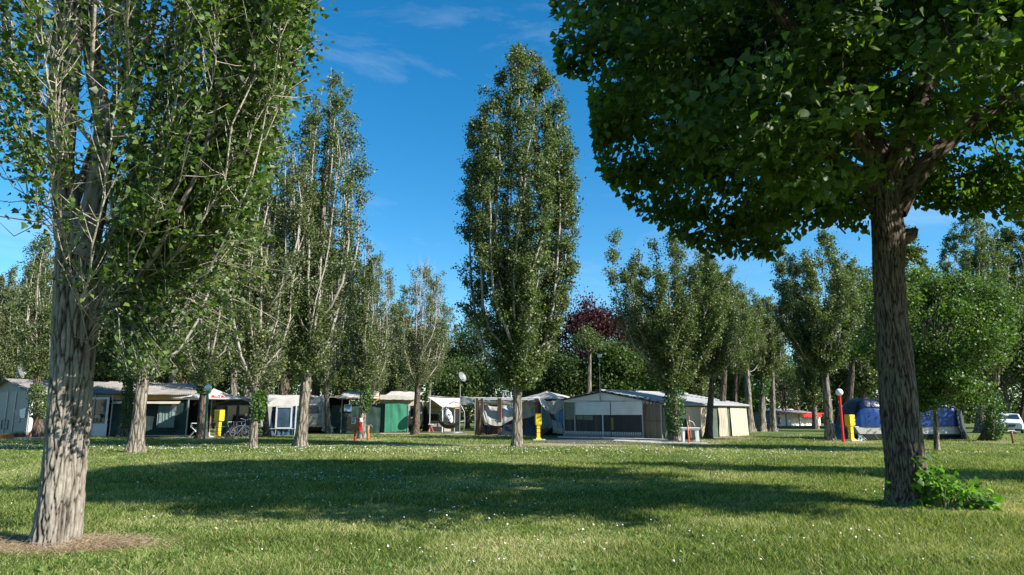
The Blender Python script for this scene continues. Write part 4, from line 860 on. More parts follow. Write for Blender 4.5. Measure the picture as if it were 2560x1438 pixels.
BROWNS = mat('brown_shade_screen', (.045, .038, .030), .75, .25, 1.2, .25, 30, stretch=(6, 6, .5), dirt=(.11, .10, .08), dirtamt=.7)
BLUEC = mat('blue_awning_cloth', (.022, .055, .11), .5, .25, 1.5, .5, 5, dirt=(.06, .11, .17), dirtamt=.5)
ROOFG = mat('fibre_cement_roof', (.20, .188, .17), .9, .25, 1.4, .3, 20, dirt=(.16, .15, .12), dirtamt=.7)
ROOFM = mat('grey_metal_roof', (.27, .28, .285), .55, .12, 1.2, dirt=(.25, .25, .24), dirtamt=.5)
BLACKM = mat('black_metal', (.02, .02, .02), .5, .2, 4)
REDP = mat('red_paint', (.62, .015, .015), .4, .12, 6)
YEL = mat('yellow_paint', (.66, .47, .012), .45, .08, 5, dirt=(.45, .33, .03), dirtamt=.35)
GREENP = mat('green_paint', (.02, .20, .13), .45, .15, 5)
TERRA = mat('terracotta', (.45, .10, .04), .8, .2, 4)
WPLAS = mat('white_plastic', (.72, .72, .70), .4, .05, 4)
REDTILE = mat('red_tile', (.42, .13, .08), .85, .25, 4)
BLUEM = mat('blue_board', (.03, .16, .42), .6, .1, 3)
RUBBER = mat('rubber', (.02, .02, .02), .8, .2, 5)
ORANGEP = mat('orange_plastic_pipe', (.62, .14, .05), .5, .15, 4, dirt=(.4, .2, .12), dirtamt=.5)

def rect(f, x0, y0, x1, y1, v=0.0):
    a = f.p(x0, y1, v); b = f.p(x1, y0, v); return a.x, b.x, max(a.z, 0), b.z
def pbox(f, x0, y0, x1, y1, v0, v1, name, m, parent, **k):
    u0, u1, z0, z1 = rect(f, x0, y0, x1, y1, v0); return MB().box(u0, u1, v0, v1, z0, z1).build(name, m, parent, **k)
def frame(f, x0, y0, x1, y1, v0, t, d, name, m, parent):
    u0, u1, z0, z1 = rect(f, x0, y0, x1, y1, v0); mb = MB()
    mb.box(u0, u0 + t, v0, v0 + d, z0, z1).box(u1 - t, u1, v0, v0 + d, z0, z1).box(u0 + t, u1 - t, v0, v0 + d, z0, z0 + t).box(u0 + t, u1 - t, v0, v0 + d, z1 - t, z1)
    return mb.build(name, m, parent)
def corrugated(u0, u1, v0, v1, z00, z10, z01, z11, name, m, parent, n=60, amp=.025, th=.02):
    """roof sheet; zUV heights at (u0,v0),(u1,v0),(u0,v1),(u1,v1); waves run along u"""
    mb = MB(); vs = []; K = 6
    for layer in (0, -th):
        for j in range(K + 1):
            for i in range(n + 1):
                u = i / n; v = j / K; z = (z00 * (1 - u) + z10 * u) * (1 - v) + (z01 * (1 - u) + z11 * u) * v
                vs.append((u0 + (u1 - u0) * u, v0 + (v1 - v0) * v, z + amp * math.sin(i * math.pi * .66) + layer + .012 * mnoise.noise(Vector((u * 9, v * 3, u0)))))
    q = n + 1; M = (K + 1) * q; fs = [(j * q + i, j * q + i + 1, (j + 1) * q + i + 1, (j + 1) * q + i) for j in range(K) for i in range(n)]
    fs += [tuple(M + a for a in reversed(t)) for t in fs]
    fs += [(i, i + 1, M + i + 1, M + i)[::-1] for i in range(n)] + [(j * q, (j + 1) * q, M + (j + 1) * q, M + j * q) for j in range(K)] + [(j * q + n, (j + 1) * q + n, M + (j + 1) * q + n, M + j * q + n)[::-1] for j in range(K)] + [(K * q + i, K * q + i + 1, M + K * q + i + 1, M + K * q + i) for i in range(n)]
    return mb.add(vs, fs).build(name, m, parent, smooth=False)

# ---- A: gabled shelter at the left edge
f = Fac(-57, 1088.5, 62, 1094); e = f.empty('gabled_shelter', 'grey panelled shelter with low gable roof at the left edge', 'shelter')
L_ = f.L; zE = f.p(62, 978).z; zR = f.p(6, 950).z; um = f.p(6, 1090).x; u_r = L_
MB().box(0, L_, .02, .08, 0, zE).build('wall', GREYP, e)
MB().prism([(um - (L_ - um), zE), (L_, zE), (um, zR)], .03, .07).build('gable', mat('fibreglass_gable', (.17, .18, .15), .6, .15, 2), e)
corrugated(um, L_ + .55, -.3, 7, zR + .05, zE - .18, zR + .05, zE - .18, 'roof_sheet', ROOFG, e, 26, .03)
corrugated(um - (L_ - um) - .5, um, -.3, 7, zE - .18, zR + .05, zE - .18, zR + .05, 'roof_sheet', ROOFG, e, 26, .03)
for x in (7, 28): u = f.p(x, 1090).x; MB().box(u - .04, u + .04, -.03, .015, 0, zE).build('post', ALU, e)
pbox(f, 30, 1007, 68, 1058, -.01, .015, 'window', WINF, e)
w = rect(f, 33, 1025, 55, 1056); MB().sheet((w[0], -.02, w[3]), (w[1], -.02, w[3]), (w[1] - .1, -.02, w[2]), (w[0] + .3, -.02, w[2]), 24, 6, .01, folds=.02).build('curtain', mat('striped_curtain', (.40, .30, .27), .8, .5, 9, stretch=(3, 1, .3)), e)
w = rect(f, 48, 1024, 66, 1045); MB().sheet((w[0], -.035, w[3]), (w[1], -.035, w[3] + .1), (w[1], -.035, w[2]), (w[0] + .25, -.035, w[2]), 12, 6, .01).build('curtain', W_PAINT, e)
frame(f, 1, 1050, 20, 1073, -.03, .03, .04, 'hatch_frame', BLACKM, e)
u0, u1, z0, z1 = rect(f, 4, 1053, 13, 1064); MB().lathe([(0.001, 0), (.14, 0), (.14, .012), (.001, .012)], n=20).build('sticker', YEL, e).location = ((u0 + u1) / 2, -.035, (z0 + z1) / 2)
e.children[-1].rotation_euler = (R(90), 0, 0)
# right-hand side wall of the shelter, lit
e2 = e
MB().box(L_ - .02, L_ + .04, .1, .75, 0, zE).build('side_panel', WHITEF, e)
MB().box(L_ - .01, L_ + .03, .75, 3.0, zE - .5, zE).build('side_panel', WHITEF, e)
MB().box(L_ - .03, L_ + .01, .75, 3.0, 0, zE - .5).build('side_window', GLASS, e)
MB().box(L_ - .01, L_ + .05, 3.0, 3.2, 0, zE).build('post', WHITEF, e)
# planters in front
def planter(name, label, px, py, w, d, h, rnd, n, seed, m=TERRA):
    g = G(px, py); t = thing(name, label, 'planter', g)
    if rnd: MB().lathe([(w * .35, 0), (w * .5, h * .9), (w * .54, h), (w * .44, h), (w * .42, h * .85), (.01, h * .85)], n=20).build('pot', m, t, smooth=False)
    else:
        q = MB(); q.hexa([(-w / 2 + .03, -d / 2 + .03, 0), (w / 2 - .03, -d / 2 + .03, 0), (w / 2 - .03, d / 2 - .03, 0), (-w / 2 + .03, d / 2 - .03, 0), (-w / 2, -d / 2, h), (w / 2, -d / 2, h), (w / 2, d / 2, h), (-w / 2, d / 2, h)])
        q.box(-w / 2 - .015, w / 2 + .015, -d / 2 - .015, -d / 2 + .02, h - .03, h + .01).build('pot', m, t)
    r = np.random.default_rng(seed); c = np.stack([r.uniform(-w / 2, w / 2, n), r.uniform(-d / 2, d / 2, n), h + r.uniform(-.01, .10, n)], -1)
    V, Fc, k = leaves(c, .05, 'diamond', r=r); npmesh('foliage', V, Fc, M_BRT, t, np.repeat(r.random(n), k)); return t
planter('plant_trough', 'long red trough of seedlings in front of the gabled shelter', 22, 1096, .9, .25, .2, False, 160, 1)
planter('flower_pot', 'dark round bowl planter at the corner of the gabled shelter', 48, 1097, .62, .5, .3, True, 160, 2, mat('dark_clay', (.06, .025, .018), .7, .2, 4))
planter('flower_pot', 'small red pot with a bushy green plant by the white door frame', 78, 1094, .35, .3, .25, True, 260, 3)
g = G(70, 1097); t = thing('garden_stake', 'orange brown wooden stake leaning on the white corner panel', 'stake', g); MB().beam((0, 0, 0), (.28, .2, 1.25), .06, .04).build('stake', mat('orange_wood', (.42, .17, .09), .7), t)
f2 = Fac(72, 1098, 118, 1096); u0, u1, z0, z1 = rect(f2, 72, 1092, 118, 1097); o = MB().box(u0, u1, 0, .9, 0, .09).build('door_step', M_CONC, None); o.location = f2.o; o.rotation_euler.z = f2.ang; tag(o, 'low concrete step beside the red planters', 'step')
# dish on left
def dish(label, base, H, rad, facing, tilt, col, pole_r=.035, name='satellite_dish'):
    t = thing(name, label, 'satellite dish', base)
    MB().tube([(0, 0, 0), (0, 0, H + .15)], pole_r, 10).build('pole', ALU, t)
    a = Vector((math.cos(facing), math.sin(facing), 0)); q = Vector((0, 0, 1)).rotation_difference(Vector((a.x * math.cos(tilt), a.y * math.cos(tilt), math.sin(tilt))))
    pr = [(0.001 + rad * i / 8, .22 * rad * (i / 8) ** 2) for i in range(9)]
    d = MB().lathe(pr + [(rad, .22 * rad + .02)] + [(a_, b_ - .015) for a_, b_ in reversed(pr)], n=32).build('reflector', col, t, smooth=True); d.rotation_mode = 'QUATERNION'; d.rotation_quaternion = q; d.location = (a.x * .12, a.y * .12, H)
    tip = q @ Vector((0, 0, rad * .8)) + d.location; lo = q @ Vector((rad * .0, -rad * .0, 0)) + d.location + Vector((0, 0, -rad * .9))
    MB().tube([lo, tip + Vector((0, 0, -.2))], .012, 6).build('feed_arm', ALU, t); MB().box(tip.x - .05, tip.x + .05, tip.y - .05, tip.y + .05, tip.z - .27, tip.z - .15).build('receiver', WPLAS, t)
    MB().beam((0, 0, H - rad * .4), (a.x * .12, a.y * .12, H), .08).build('bracket', ALU, t); return t
DISHG = mat('dish_grey', (.15, .16, .16), .45, .1, 3)
b = G(22, 1084); dish('grey satellite dish seen side on above the gabled shelter', b, top(22, 930, b.y), .55, R(20), R(20), DISHG)

# ---- B: long low annex
f = Fac(212, 1091, 486, 1091); e = f.empty('long_annex', 'long low shelter with corrugated grey roof and dark green mesh walls', 'shelter')
u0, u1 = -.6, f.p(472, 1090).x; zE = f.p(350, 985).z; zB = f.p(350, 956, 3.2).z
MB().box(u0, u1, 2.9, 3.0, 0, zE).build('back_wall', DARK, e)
um2 = f.p(316, 1000).x
corrugated(u0, um2, -.4, 3.2, zE + .07, zE, zB + .06, zB, 'roof_sheet', ROOFG, e, 60, .03)
corrugated(um2 + .02, u1 + .1, -.3, 3.2, zE - .02, zE - .04, zB - .05, zB - .1, 'roof_sheet', ROOFG, e, 90, .03)
pbox(f, 278, 987, 462, 1000, -.05, .0, 'fascia', OCHRE, e)
w = rect(f, 285, 1002, 452, 1010); MB().sheet((w[0], .1, w[3]), (w[1], .1, w[3]), (w[1] + .1, -.45, w[2]), (w[0], -.45, w[2]), 20, 4, .03).build('valance', CANVASD, e)
w = rect(f, 272, 1003, 474, 1089); MB().sheet((w[0], .05, w[3]), (w[1], .05, w[3]), (w[1], .05, w[2]), (w[0], .05, w[2]), 60, 14, .09, 3, folds=.03, seed=2).build('mesh_wall', MESHG, e)
w = rect(f, 392, 1014, 441, 1069); MB().sheet((w[0], -.08, w[3]), (w[1], -.08, w[3]), (w[1], -.08, w[2]), (w[0], -.08, w[2]), 30, 14, .06, 2, folds=.02, seed=5).build('curtain', mat('grey_green_cloth', (.14, .20, .18), .8, .25, 2, .3), e)
pbox(f, 428, 1010, 441, 1028, -.1, -.06, 'window', WINF, e)
pbox(f, 215, 986, 285, 994, -.03, .02, 'fascia', mat('fibreglass_gable', (.2, .2, .2)), e)
d = pbox(f, 217, 994, 273, 1091, -.06, -.02, 'door', GLASS, e); frame(f, 216, 993, 274, 1092, -.09, .14, .06, 'door_frame', WHITEF, d); pbox(f, 219, 1059, 268, 1091, -.1, -.06, 'door_panel', WHITEF, d)
pbox(f, 252, 1016, 259, 1033, -.08, -.062, 'notice', mat('beige_paper', (.3, .27, .22)), d)
for x in (230, 275, 466): u = f.p(x, 1090).x; MB().box(u - .03, u + .03, -.12, -.06, 0, zE - .03).build('post', ALU, e)
pbox(f, 290, 1088, 470, 1091, -.35, -.1, 'kerb', M_CONC, e)
t = thing('table_lamp', 'small beige shaded lamp standing inside the glazed white door', 'lamp', f.o + f.d * f.p(248, 1058).x - f.n * .28 + Vector((0, 0, f.p(248, 1054).z - .02)), f.ang)
MB().lathe([(.12, 0), (.04, .03), (.03, .28), (.03, .3)], n=14).build('base', BROWNW, t); MB().lathe([(.22, .26), (.12, .5), (.115, .5), (.21, .255)], n=18).build('shade', mat('lampshade', (.42, .38, .30)), t)

# ---- C: parasol
g = G(533, 1093); H0 = top(545, 970, g.y); zr = top(545, 995, g.y); Rr = 97 / F * g.y
t = thing('parasol', 'large off white parasol with two red badges, pitched over the garden chairs', 'parasol', g + Vector((.2, .2, 0)))
MB().tube([(0, 0, 0), (0, 0, H0 - .05)], .03, 10).build('pole', mat('tan_pole', (.32, .26, .16), .5), t)
MB().lathe([(.28, 0), (.28, .06), (.06, .1), (.05, .3)], n=18).build('base', M_CONC, t)
corners = [Vector((Rr * math.cos(a), Rr * math.sin(a), zr)) for a in (R(180 + 8), R(270 - 12), R(8), R(98))]; pk = Vector((0, 0, H0)); t.location.x -= .55; vs = [pk]; mb = MB()
def panel(A, B, inset=0, n=8):
    vs = []
    for j in range(n + 1):
        for i in range(n + 1):
            u, v = i / n, j / n; p = pk.lerp(A.lerp(B, u), v); p.z -= .10 * math.sin(math.pi * u) * v ** 2 + .12 * math.sin(math.pi * v); vs.append(p)
    return vs, [(j * (n + 1) + i, (j + 1) * (n + 1) + i, (j + 1) * (n + 1) + i + 1, j * (n + 1) + i + 1) for j in range(n) for i in range(n)]
for i in range(4): mb.add(*panel(corners[i], corners[(i + 1) % 4]))
mb.build('canopy', mat('parasol_cloth', (.45, .45, .42), .8, .06, 2, .15, 8, trans=.15), t, smooth=True)
mb = MB()
for c in corners: mb.tube([pk - Vector((0, 0, .1)), pk.lerp(c, .5) - Vector((0, 0, .2)), c - Vector((0, 0, .03))], .012, 6)
mb.build('ribs', BROWNW, t)
for A, B in ((corners[0], corners[1]), (corners[1], corners[2])):
    q = lambda u, v: (lambda p: p + Vector((0, 0, -.10 * math.sin(math.pi * u) * v ** 2 - .12 * math.sin(math.pi * v))))(pk.lerp(A.lerp(B, u), v))
    nrm = (q(.6, .7) - q(.4, .7)).cross(q(.5, .5) - q(.5, .8)).normalized()
    if nrm.z < 0: nrm = -nrm
    bq = MB(); n = 6; vs = [q(.36 + .28 * i / n, .80 - .26 * j / n) + nrm * .012 for j in range(n + 1) for i in range(n + 1)]
    bq.add(vs, [(j * (n + 1) + i, j * (n + 1) + i + 1, (j + 1) * (n + 1) + i + 1, (j + 1) * (n + 1) + i) for j in range(n) for i in range(n)])
    bd = bq.build('badge', REDP, t)
    cpos = q(.5, .67) + nrm * .035; xax = (q(.6, .67) - q(.4, .67)).normalized(); yax = nrm.cross(xax)
    from mathutils import Matrix
    rm = Matrix((xax, yax, nrm)).transposed().to_euler(); text('illy', .42, WPLAS, bd, cpos, rm, 'lettering')

# ---- D: dark tent awning
f = Fac(538, 1090, 640, 1091); e = f.empty('dark_awning_tent', 'charcoal awning tent with window panels behind the bicycles', 'awning tent')
zE = f.p(590, 1010).z; zR = f.p(590, 998).z; u1 = f.L; um = f.p(590, 1090).x
MB().prism([(0, 0), (u1, 0), (u1, zE), (um, zR), (0, zE - .05)], .0, .06).build('front', DGREY, e)
MB().slab([(0 - .2, -.3, zE - .1), (um, -.3, zR + .04), (um, 1.2, zR + .1), (-.2, 1.2, zE)], .03).build('roof_cloth', mat('taupe_canvas', (.16, .15, .12), .8), e)
MB().slab([(um, -.3, zR + .04), (u1 + .2, -.3, zE - .05), (u1 + .05, 1.2, zE), (um, 1.2, zR + .1)], .03).build('roof_cloth', mat('taupe_canvas', (.1, .1, .1)), e)
pbox(f, 539, 1012, 562, 1052, -.03, -.004, 'side_panel', mat('grey_cloth', (.12, .12, .125), .8), e)
for x in (566, 596): w_ = pbox(f, x, 1013, x + 26, 1062, -.03, -.004, 'window', GLASS, e); pbox(f, x + 1, 1013, x + 24, 1016, -.05, -.03, 'valance', mat('grey_valance', (.3, .29, .26)), w_)
pbox(f, 562, 1063, 625, 1066, -.03, 0, 'rail', ALU, e)

def folding_chair(label, px, py, rz, s=1.0):
    t = thing('folding_chair', label, 'chair', G(px, py), rz, 'striped folding garden chairs'); fr = MB(); t.scale = (s, s, s)
    for x in (-.26, .26):
        fr.tube([(x, -.28, 0), (x, .05, .42), (x, .22, .95)], .014, 8); fr.tube([(x, .3, 0), (x, -.2, .44), (x, -.22, .62)], .014, 8)
        MB().box(x - .018, x + .018, -.22, .1, .62, .64).build('armrest', WPLAS, t)
    fr.tube([(-.26, .22, .95), (.26, .22, .95)], .014, 8).tube([(-.26, -.2, .44), (.26, -.2, .44)], .014, 8).tube([(-.26, .3, .02), (.26, .3, .02)], .012, 8).build('frame', ALU, t)
    cl = [mat('green_stripe', (.03, .20, .15), .8), mat('grey_stripe', (.12, .13, .12), .8)]
    for j in range(2):
        q = MB()
        for i in range(j, 8, 2): z0 = .44 + .06 * i; y = .06 + (.95 - .42) * 0 + (z0 - .42) * .32; q.hexa([(-.25, y, z0), (.25, y, z0), (.25, y + .01, z0), (-.25, y + .01, z0), (-.25, y + .02, z0 + .06), (.25, y + .02, z0 + .06), (.25, y + .03, z0 + .06), (-.25, y + .03, z0 + .06)])
        q.build('backrest', cl[j], t)
    MB().sheet((-.25, -.2, .445), (.25, -.2, .445), (.25, .08, .43), (-.25, .08, .43), 6, 6, .01, sag=.03).build('seat', cl[0], t)
    return t
folding_chair('striped folding chair left of the brown trunk, turned sideways', 488, 1093, R(-60), 1.35)
folding_chair('striped folding chair to the right of the yellow box on the parasol pitch', 562, 1091, R(150), 1.45)
g = G(536, 1092); t = thing('garden_table', 'small blue topped table under the parasol', 'table', g); MB().lathe([(.38, .88), (.40, .90), (.40, .93), (.01, .93)], n=26).build('table_top', BLUEM, t)
MB().tube([(0, 0, 0), (0, 0, .9)], .03, 10).box(-.25, .25, -.03, .03, 0, .04).box(-.03, .03, -.25, .25, .0, .035).build('pedestal', ALU, t)

def power_box(label, px, py, toppy, boxpy, wpx, rz, plinth=True):
    g = G(px, py); Hh = top(px, toppy, g.y); zb = top(px, boxpy, g.y); w = wpx / F * g.y * .97; t = thing('power_pillar', label, 'electric hook-up box', g, rz, 'yellow electric hook-up pillars')
    p = w * .27; MB().hexa([(-w * .5, -w * .4, .06), (w * .5, -w * .4, .06), (w * .5, w * .4, .06), (-w * .5, w * .4, .06), (-p, -p * .8, .16), (p, -p * .8, .16), (p, p * .8, .16), (-p, p * .8, .16)]).box(-p, p, -p * .8, p * .8, .16, zb - .08).build('post', YEL, t, bevel=.008)
    b = MB().hexa([(-p, -p, zb - .09), (p, -p, zb - .09), (p, p, zb - .09), (-p, p, zb - .09), (-w / 2, -w * .38, zb), (w / 2, -w * .38, zb), (w / 2, w * .38, zb), (-w / 2, w * .38, zb)]).box(-w / 2, w / 2, -w * .38, w * .38, zb, Hh).build('cabinet', YEL, t, bevel=.012)
    MB().box(-w * .46, w * .46, -w * .38 - .012, -w * .38 - .002, zb + .03, Hh - .03).build('door', YEL, b, bevel=.004)
    MB().box(w * .3, w * .38, -w * .38 - .03, -w * .38 - .012, zb + .15, zb + .2).box(w * .3, w * .38, -w * .38 - .03, -w * .38 - .012, Hh - .2, Hh - .15).build('hinge', BLACKM, b)
    q = MB()
    for z in (.4, .62): q.box(-p - .006, p + .006, -p * .8 - .006, p * .8 + .006, z, z + .02)
    q.build('band', BLACKM, t)
    if plinth: MB().box(-w * .9, w * 1.1, -w * .7, w * .7, 0, .06).build('plinth', M_CONC, t)
    return t
power_box('yellow hook-up pillar beside the green lamp post', 544, 1096, 1025, 1052, 20, R(-25))
power_box('yellow hook-up pillar between the lone tall poplar and the grey shed', 1346, 1101, 1034, 1061, 15.5, R(6))
power_box('yellow hook-up pillar next to the red lamp post', 2129, 1103, 1037, 1063, 20, R(28))
g = G(572, 1098); tag((lambda o: o)(MB().box(-.22, .22, -.1, .1, 0, .16).build('brick_block', mat('pink_brick', (.28, .19, .15), .9), None, bevel=.01)), 'loose pinkish block at the foot of the yellow pillar and bicycles', 'block').location = g
g = G(535, 1098); tag((lambda o: o)(MB().box(-.32, .32, -.1, .1, 0, .05).box(-.28, .3, -.12, .08, .052, .1).build('paving_stack', M_CONC, None, bevel=.006)), 'two flat pavers stacked right of the green lamp post', 'pavers').location = g

def lamp_post(label, px, py, gy, rpx, m, rz=0):
    g = G(px, py); z = top(px, gy, g.y); r_ = rpx / F * g.y; t = thing('lamp_post', label, 'lamp post', g, 0, 'globe lamp posts')
    MB().tube([(0, 0, 0), (0, 0, z - r_ * 1.1)], .06, 14).lathe([(.07, z - r_ * 1.35), (.08, z - r_ * 1.1), (.08, z - r_ * .9)], n=14).build('pole', m, t, smooth=False)
    MB().lathe([(r_ * math.sin(math.pi * i / 14) + .001, z - r_ * math.cos(math.pi * i / 14)) for i in range(15)], n=28).build('globe', mat('opal_globe', (.80, .80, .78), .3, .03, 2), t, smooth=True); return t
lamp_post('white globe lamp on a green pole in front of the parasol', 510, 1099, 970, 8.6, GREENP)
lamp_post('white globe lamp on a bright red pole at the right', 2109, 1106, 981, 8.8, REDP)

def bicycle(label, px, py, rz, m, lean=.05):
    t = thing('bicycle', label, 'bicycle', G(px, py), rz, 'bicycles parked by the dark awning tent'); t.rotation_euler = (lean, 0, rz); r_ = .36
    for x in (-.55, .55):
        w = MB().ring((x, 0, r_), r_ - .02, .022, 'y', 32, 8).build('wheel', RUBBER, t, smooth=True); MB().ring((x, 0, r_), r_ - .045, .008, 'y', 32, 6).build('rim', ALU, w)
        q = MB()
        for k in range(14): a = k * math.pi / 7; q.tube([(x, 0, r_), (x + math.cos(a) * (r_ - .05), 0, r_ + math.sin(a) * (r_ - .05))], .0025, 4)
        q.tube([(x, -.05, r_), (x, .05, r_)], .025, 8).build('spokes', ALU, w)
    q = MB(); bb = (-.05, 0, .30); hd = (.40, 0, .82); st = (-.2, 0, .78)
    q.tube([bb, hd], .018).tube([bb, st], .016).tube([(-.17, 0, .70), (.38, 0, .75)], .014)
    for y in (-.04, .04): q.tube([(-.55, y, r_), bb], .009).tube([(-.55, y, r_), (-.18, y * .3, .7)], .008).tube([(.55, y, r_), (.45, y, .68)], .011)
    q.tube([(.45, 0, .68), (.37, 0, .98)], .017).build('frame', m, t)
    MB().tube([(.37, 0, .98), (.40, 0, 1.06)], .014).tube([(.28, -.3, 1.12), (.38, -.22, 1.10), (.40, 0, 1.06), (.38, .22, 1.10), (.28, .3, 1.12)], .012).build('handlebar', ALU, t)
    MB().tube([st, (-.23, 0, .93)], .013).build('seat_post', ALU, t); MB().hexa([(-.38, -.09, .93), (-.1, -.02, .93), (-.1, .02, .93), (-.38, .09, .93), (-.38, -.07, .97), (-.1, -.015, .98), (-.1, .015, .98), (-.38, .07, .97)]).build('saddle', BLACKM, t, bevel=.01)
    q = MB().ring((-.05, .05, .30), .09, .006, 'y', 18, 4); q.tube([(-.05, .05, .3), (.05, .08, .18)], .008).tube([(-.05, -.05, .3), (-.15, -.08, .42)], .008).build('crank', BLACKM, t)
    MB().box(-.72, -.35, -.06, .06, .74, .76).build('carrier', BLACKM, t)
    return t
bicycle('bicycle seen from behind at an angle, nearer the yellow pillar', 594, 1096, R(62), mat('silver_blue', (.08, .11, .15), .35, .05), .1)
bicycle('bicycle side on, tucked behind the knobbly ivy tufted trunk', 611, 1094, R(10), BLACKM)

# ---- F: blue awning and caravan
f = Fac(672, 1089, 745, 1089); e = f.empty('blue_awning', 'caravan awning with blue cloth wall, framed window and cream roof', 'awning')
w = rect(f, 676, 1015, 742, 1088); MB().sheet((w[0], 0, w[3]), (w[1], 0, w[3]), (w[1] - .05, -.05, w[2]), (w[0] - .1, -.1, w[2]), 60, 24, .07, 3, folds=.03, seed=4).build('wall_cloth', BLUEC, e, smooth=True)
w = rect(f, 662, 990, 745, 1015); zt = w[3]; MB().sheet((w[0] - .6, 2.2, zt + .15), (w[1], 2.2, zt + .1), (w[1] + .05, -.1, w[2]), (w[0], -.1, w[2] - .03), 30, 12, .05, 2, sag=.04, seed=6).build('roof_cloth', CANVAS, e, smooth=True, solid=.01)
w = rect(f, 640, 990, 664, 1004); MB().sheet((w[0], 2.0, w[3]), (w[1] + .2, 2.0, w[3]), (w[1] + .2, .3, w[2]), (w[0], .3, w[2]), 10, 6, .05).build('side_roof_cloth', ROOFM, e)
d = pbox(f, 690, 1020, 728, 1067, -.16, -.13, 'window', mat('blue_window', (.045, .085, .13), .2, .4, 1.5, .3, 4), e); frame(f, 687, 1016, 731, 1072, -.2, .09, .05, 'window_frame', WHITEF, d)
for x in (738,): u = f.p(x, 1088).x; MB().box(u - .03, u + .03, -.12, -.07, 0, f.p(x, 1010).z).build('pole', WHITEF, e)
MB().tube([(f.p(676, 1072).x, -.18, f.p(676, 1072).z), (f.p(742, 1072).x, -.16, f.p(742, 1072).z)], .018, 6).build('rail', WHITEF, e)
MB().tube([(f.p(692, 1074).x, -.2, f.p(692, 1074).z), (f.p(697, 1089).x, -.8, 0)], .008, 4).build('guy_line', WHITEF, e)
def caravan(name, label, f, prof, dpt, win, skin, low):
    e = f.empty(name, label, 'caravan'); q = [(f.p(a, b).x, f.p(a, b).z) for a, b in prof]
    b = MB().prism(q, 0, dpt).build('body', skin, e, bevel=.06)
    for x0, y0, x1, y1, sl in win:
        a = [f.p(x0, y1), f.p(x1 + sl, y1), f.p(x1, y0), f.p(x0, y0)]; w_ = MB().prism([(p.x, p.z) for p in a], -.025, -.002).build('window', WINF, e, bevel=.01)
    u0, u1, z0, z1 = rect(f, *low); MB().box(u0, u1, .3, dpt - .3, z0 - .25, z0).build('chassis', BLACKM, e)
    for yy in (-.02, dpt - .2):
        x = (u0 * .62 + u1 * .38); MB().ring((x, yy + .1, .30), .22, .09, 'y', 24, 8).build('wheel', RUBBER, e, smooth=True)
    return e, q
f = Fac(690, 1084, 818, 1084)
CARS = mat('caravan_skin', (.42, .41, .36), .4, .08, 1.5, dirt=(.38, .36, .28), dirtamt=.4)
e, q = caravan('caravan', 'cream caravan with drawbar and a front painted with shade, beside the blue awning', f, [(650, 1068), (808, 1068), (815, 1052), (811, 1030), (805, 1008), (802, 996), (792, 990), (650, 990)], 2.0, [(768, 1013, 796, 1034, 3)], CARS, (650, 990, 808, 1068))
pbox(f, 766, 993, 803, 1009, -.012, -.003, 'front_shade', mat('caravan_shade', (.13, .16, .19), .4), e)  # grey plates stand in for shadow patches on the caravan front
pbox(f, 793, 1012, 806, 1064, -.012, -.003, 'front_shade', mat('caravan_shade2', (.20, .23, .25), .4), e)
pbox(f, 764, 1036, 806, 1037.5, -.02, -.003, 'trim', ALU, e)
a = f.p(806, 1070, 1); MB().tube([(a.x - .2, .4, .45), (a.x + 1.0, 1.0, .42)], .03).tube([(a.x - .2, 1.6, .45), (a.x + 1.0, 1.0, .42)], .03).tube([(a.x + .8, 1, .42), (a.x + .8, 1, 0)], .02).build('drawbar', ALU, e)
MB().sheet((a.x + .3, -.1, .62), (a.x + 1.0, -.1, .6), (a.x + 1.15, -.1, .1), (a.x + .25, -.1, .2), 12, 10, .09, 3, folds=.03, edge=.1).build('drawbar_cover', CANVAS, e)
MB().tube([(f.p(770, 1068).x, -.12, f.p(770, 1068).z), (f.p(790, 1046).x, -.15, f.p(790, 1046).z), (f.p(803, 1046).x, -.15, f.p(803, 1046).z), (f.p(812, 1064).x, -.1, f.p(812, 1064).z)], .018, 6).tube([(f.p(795, 1070).x, -.12, f.p(795, 1070).z), (f.p(808, 1048).x, -.15, f.p(808, 1048).z)], .015, 6).build('bicycle_rack', ALU, e)
mb = MB().box(*(lambda a: (a[0], a[1], 2.3, 3.3, a[3] - .05, a[3]))(rect(f, 720, 990, 850, 1000)))
e3 = f.empty('tiled_lean_to', 'low roof edge with red tiles showing behind the caravan', 'roof'); mb.build('roof_slab', M_CONC, e3)
q = MB(); r0 = rect(f, 720, 990, 850, 1000)
for i in range(14):
    x = r0[0] + .2 + i * .3
    if i not in (3, 4, 7, 8): q.hexa([(x, 2.3, r0[3]), (x + .26, 2.3, r0[3]), (x + .26, 3.2, r0[3] + .04), (x, 3.2, r0[3] + .04), (x + .03, 2.3, r0[3] + .08), (x + .22, 2.3, r0[3] + .07), (x + .22, 3.2, r0[3] + .14), (x + .03, 3.2, r0[3] + .14)])
q.build('roof_tiles', REDTILE, e3); MB().box(r0[0], r0[1], 2.9, 3.0, 0, r0[3] - .05).build('wall', DARK, e3)

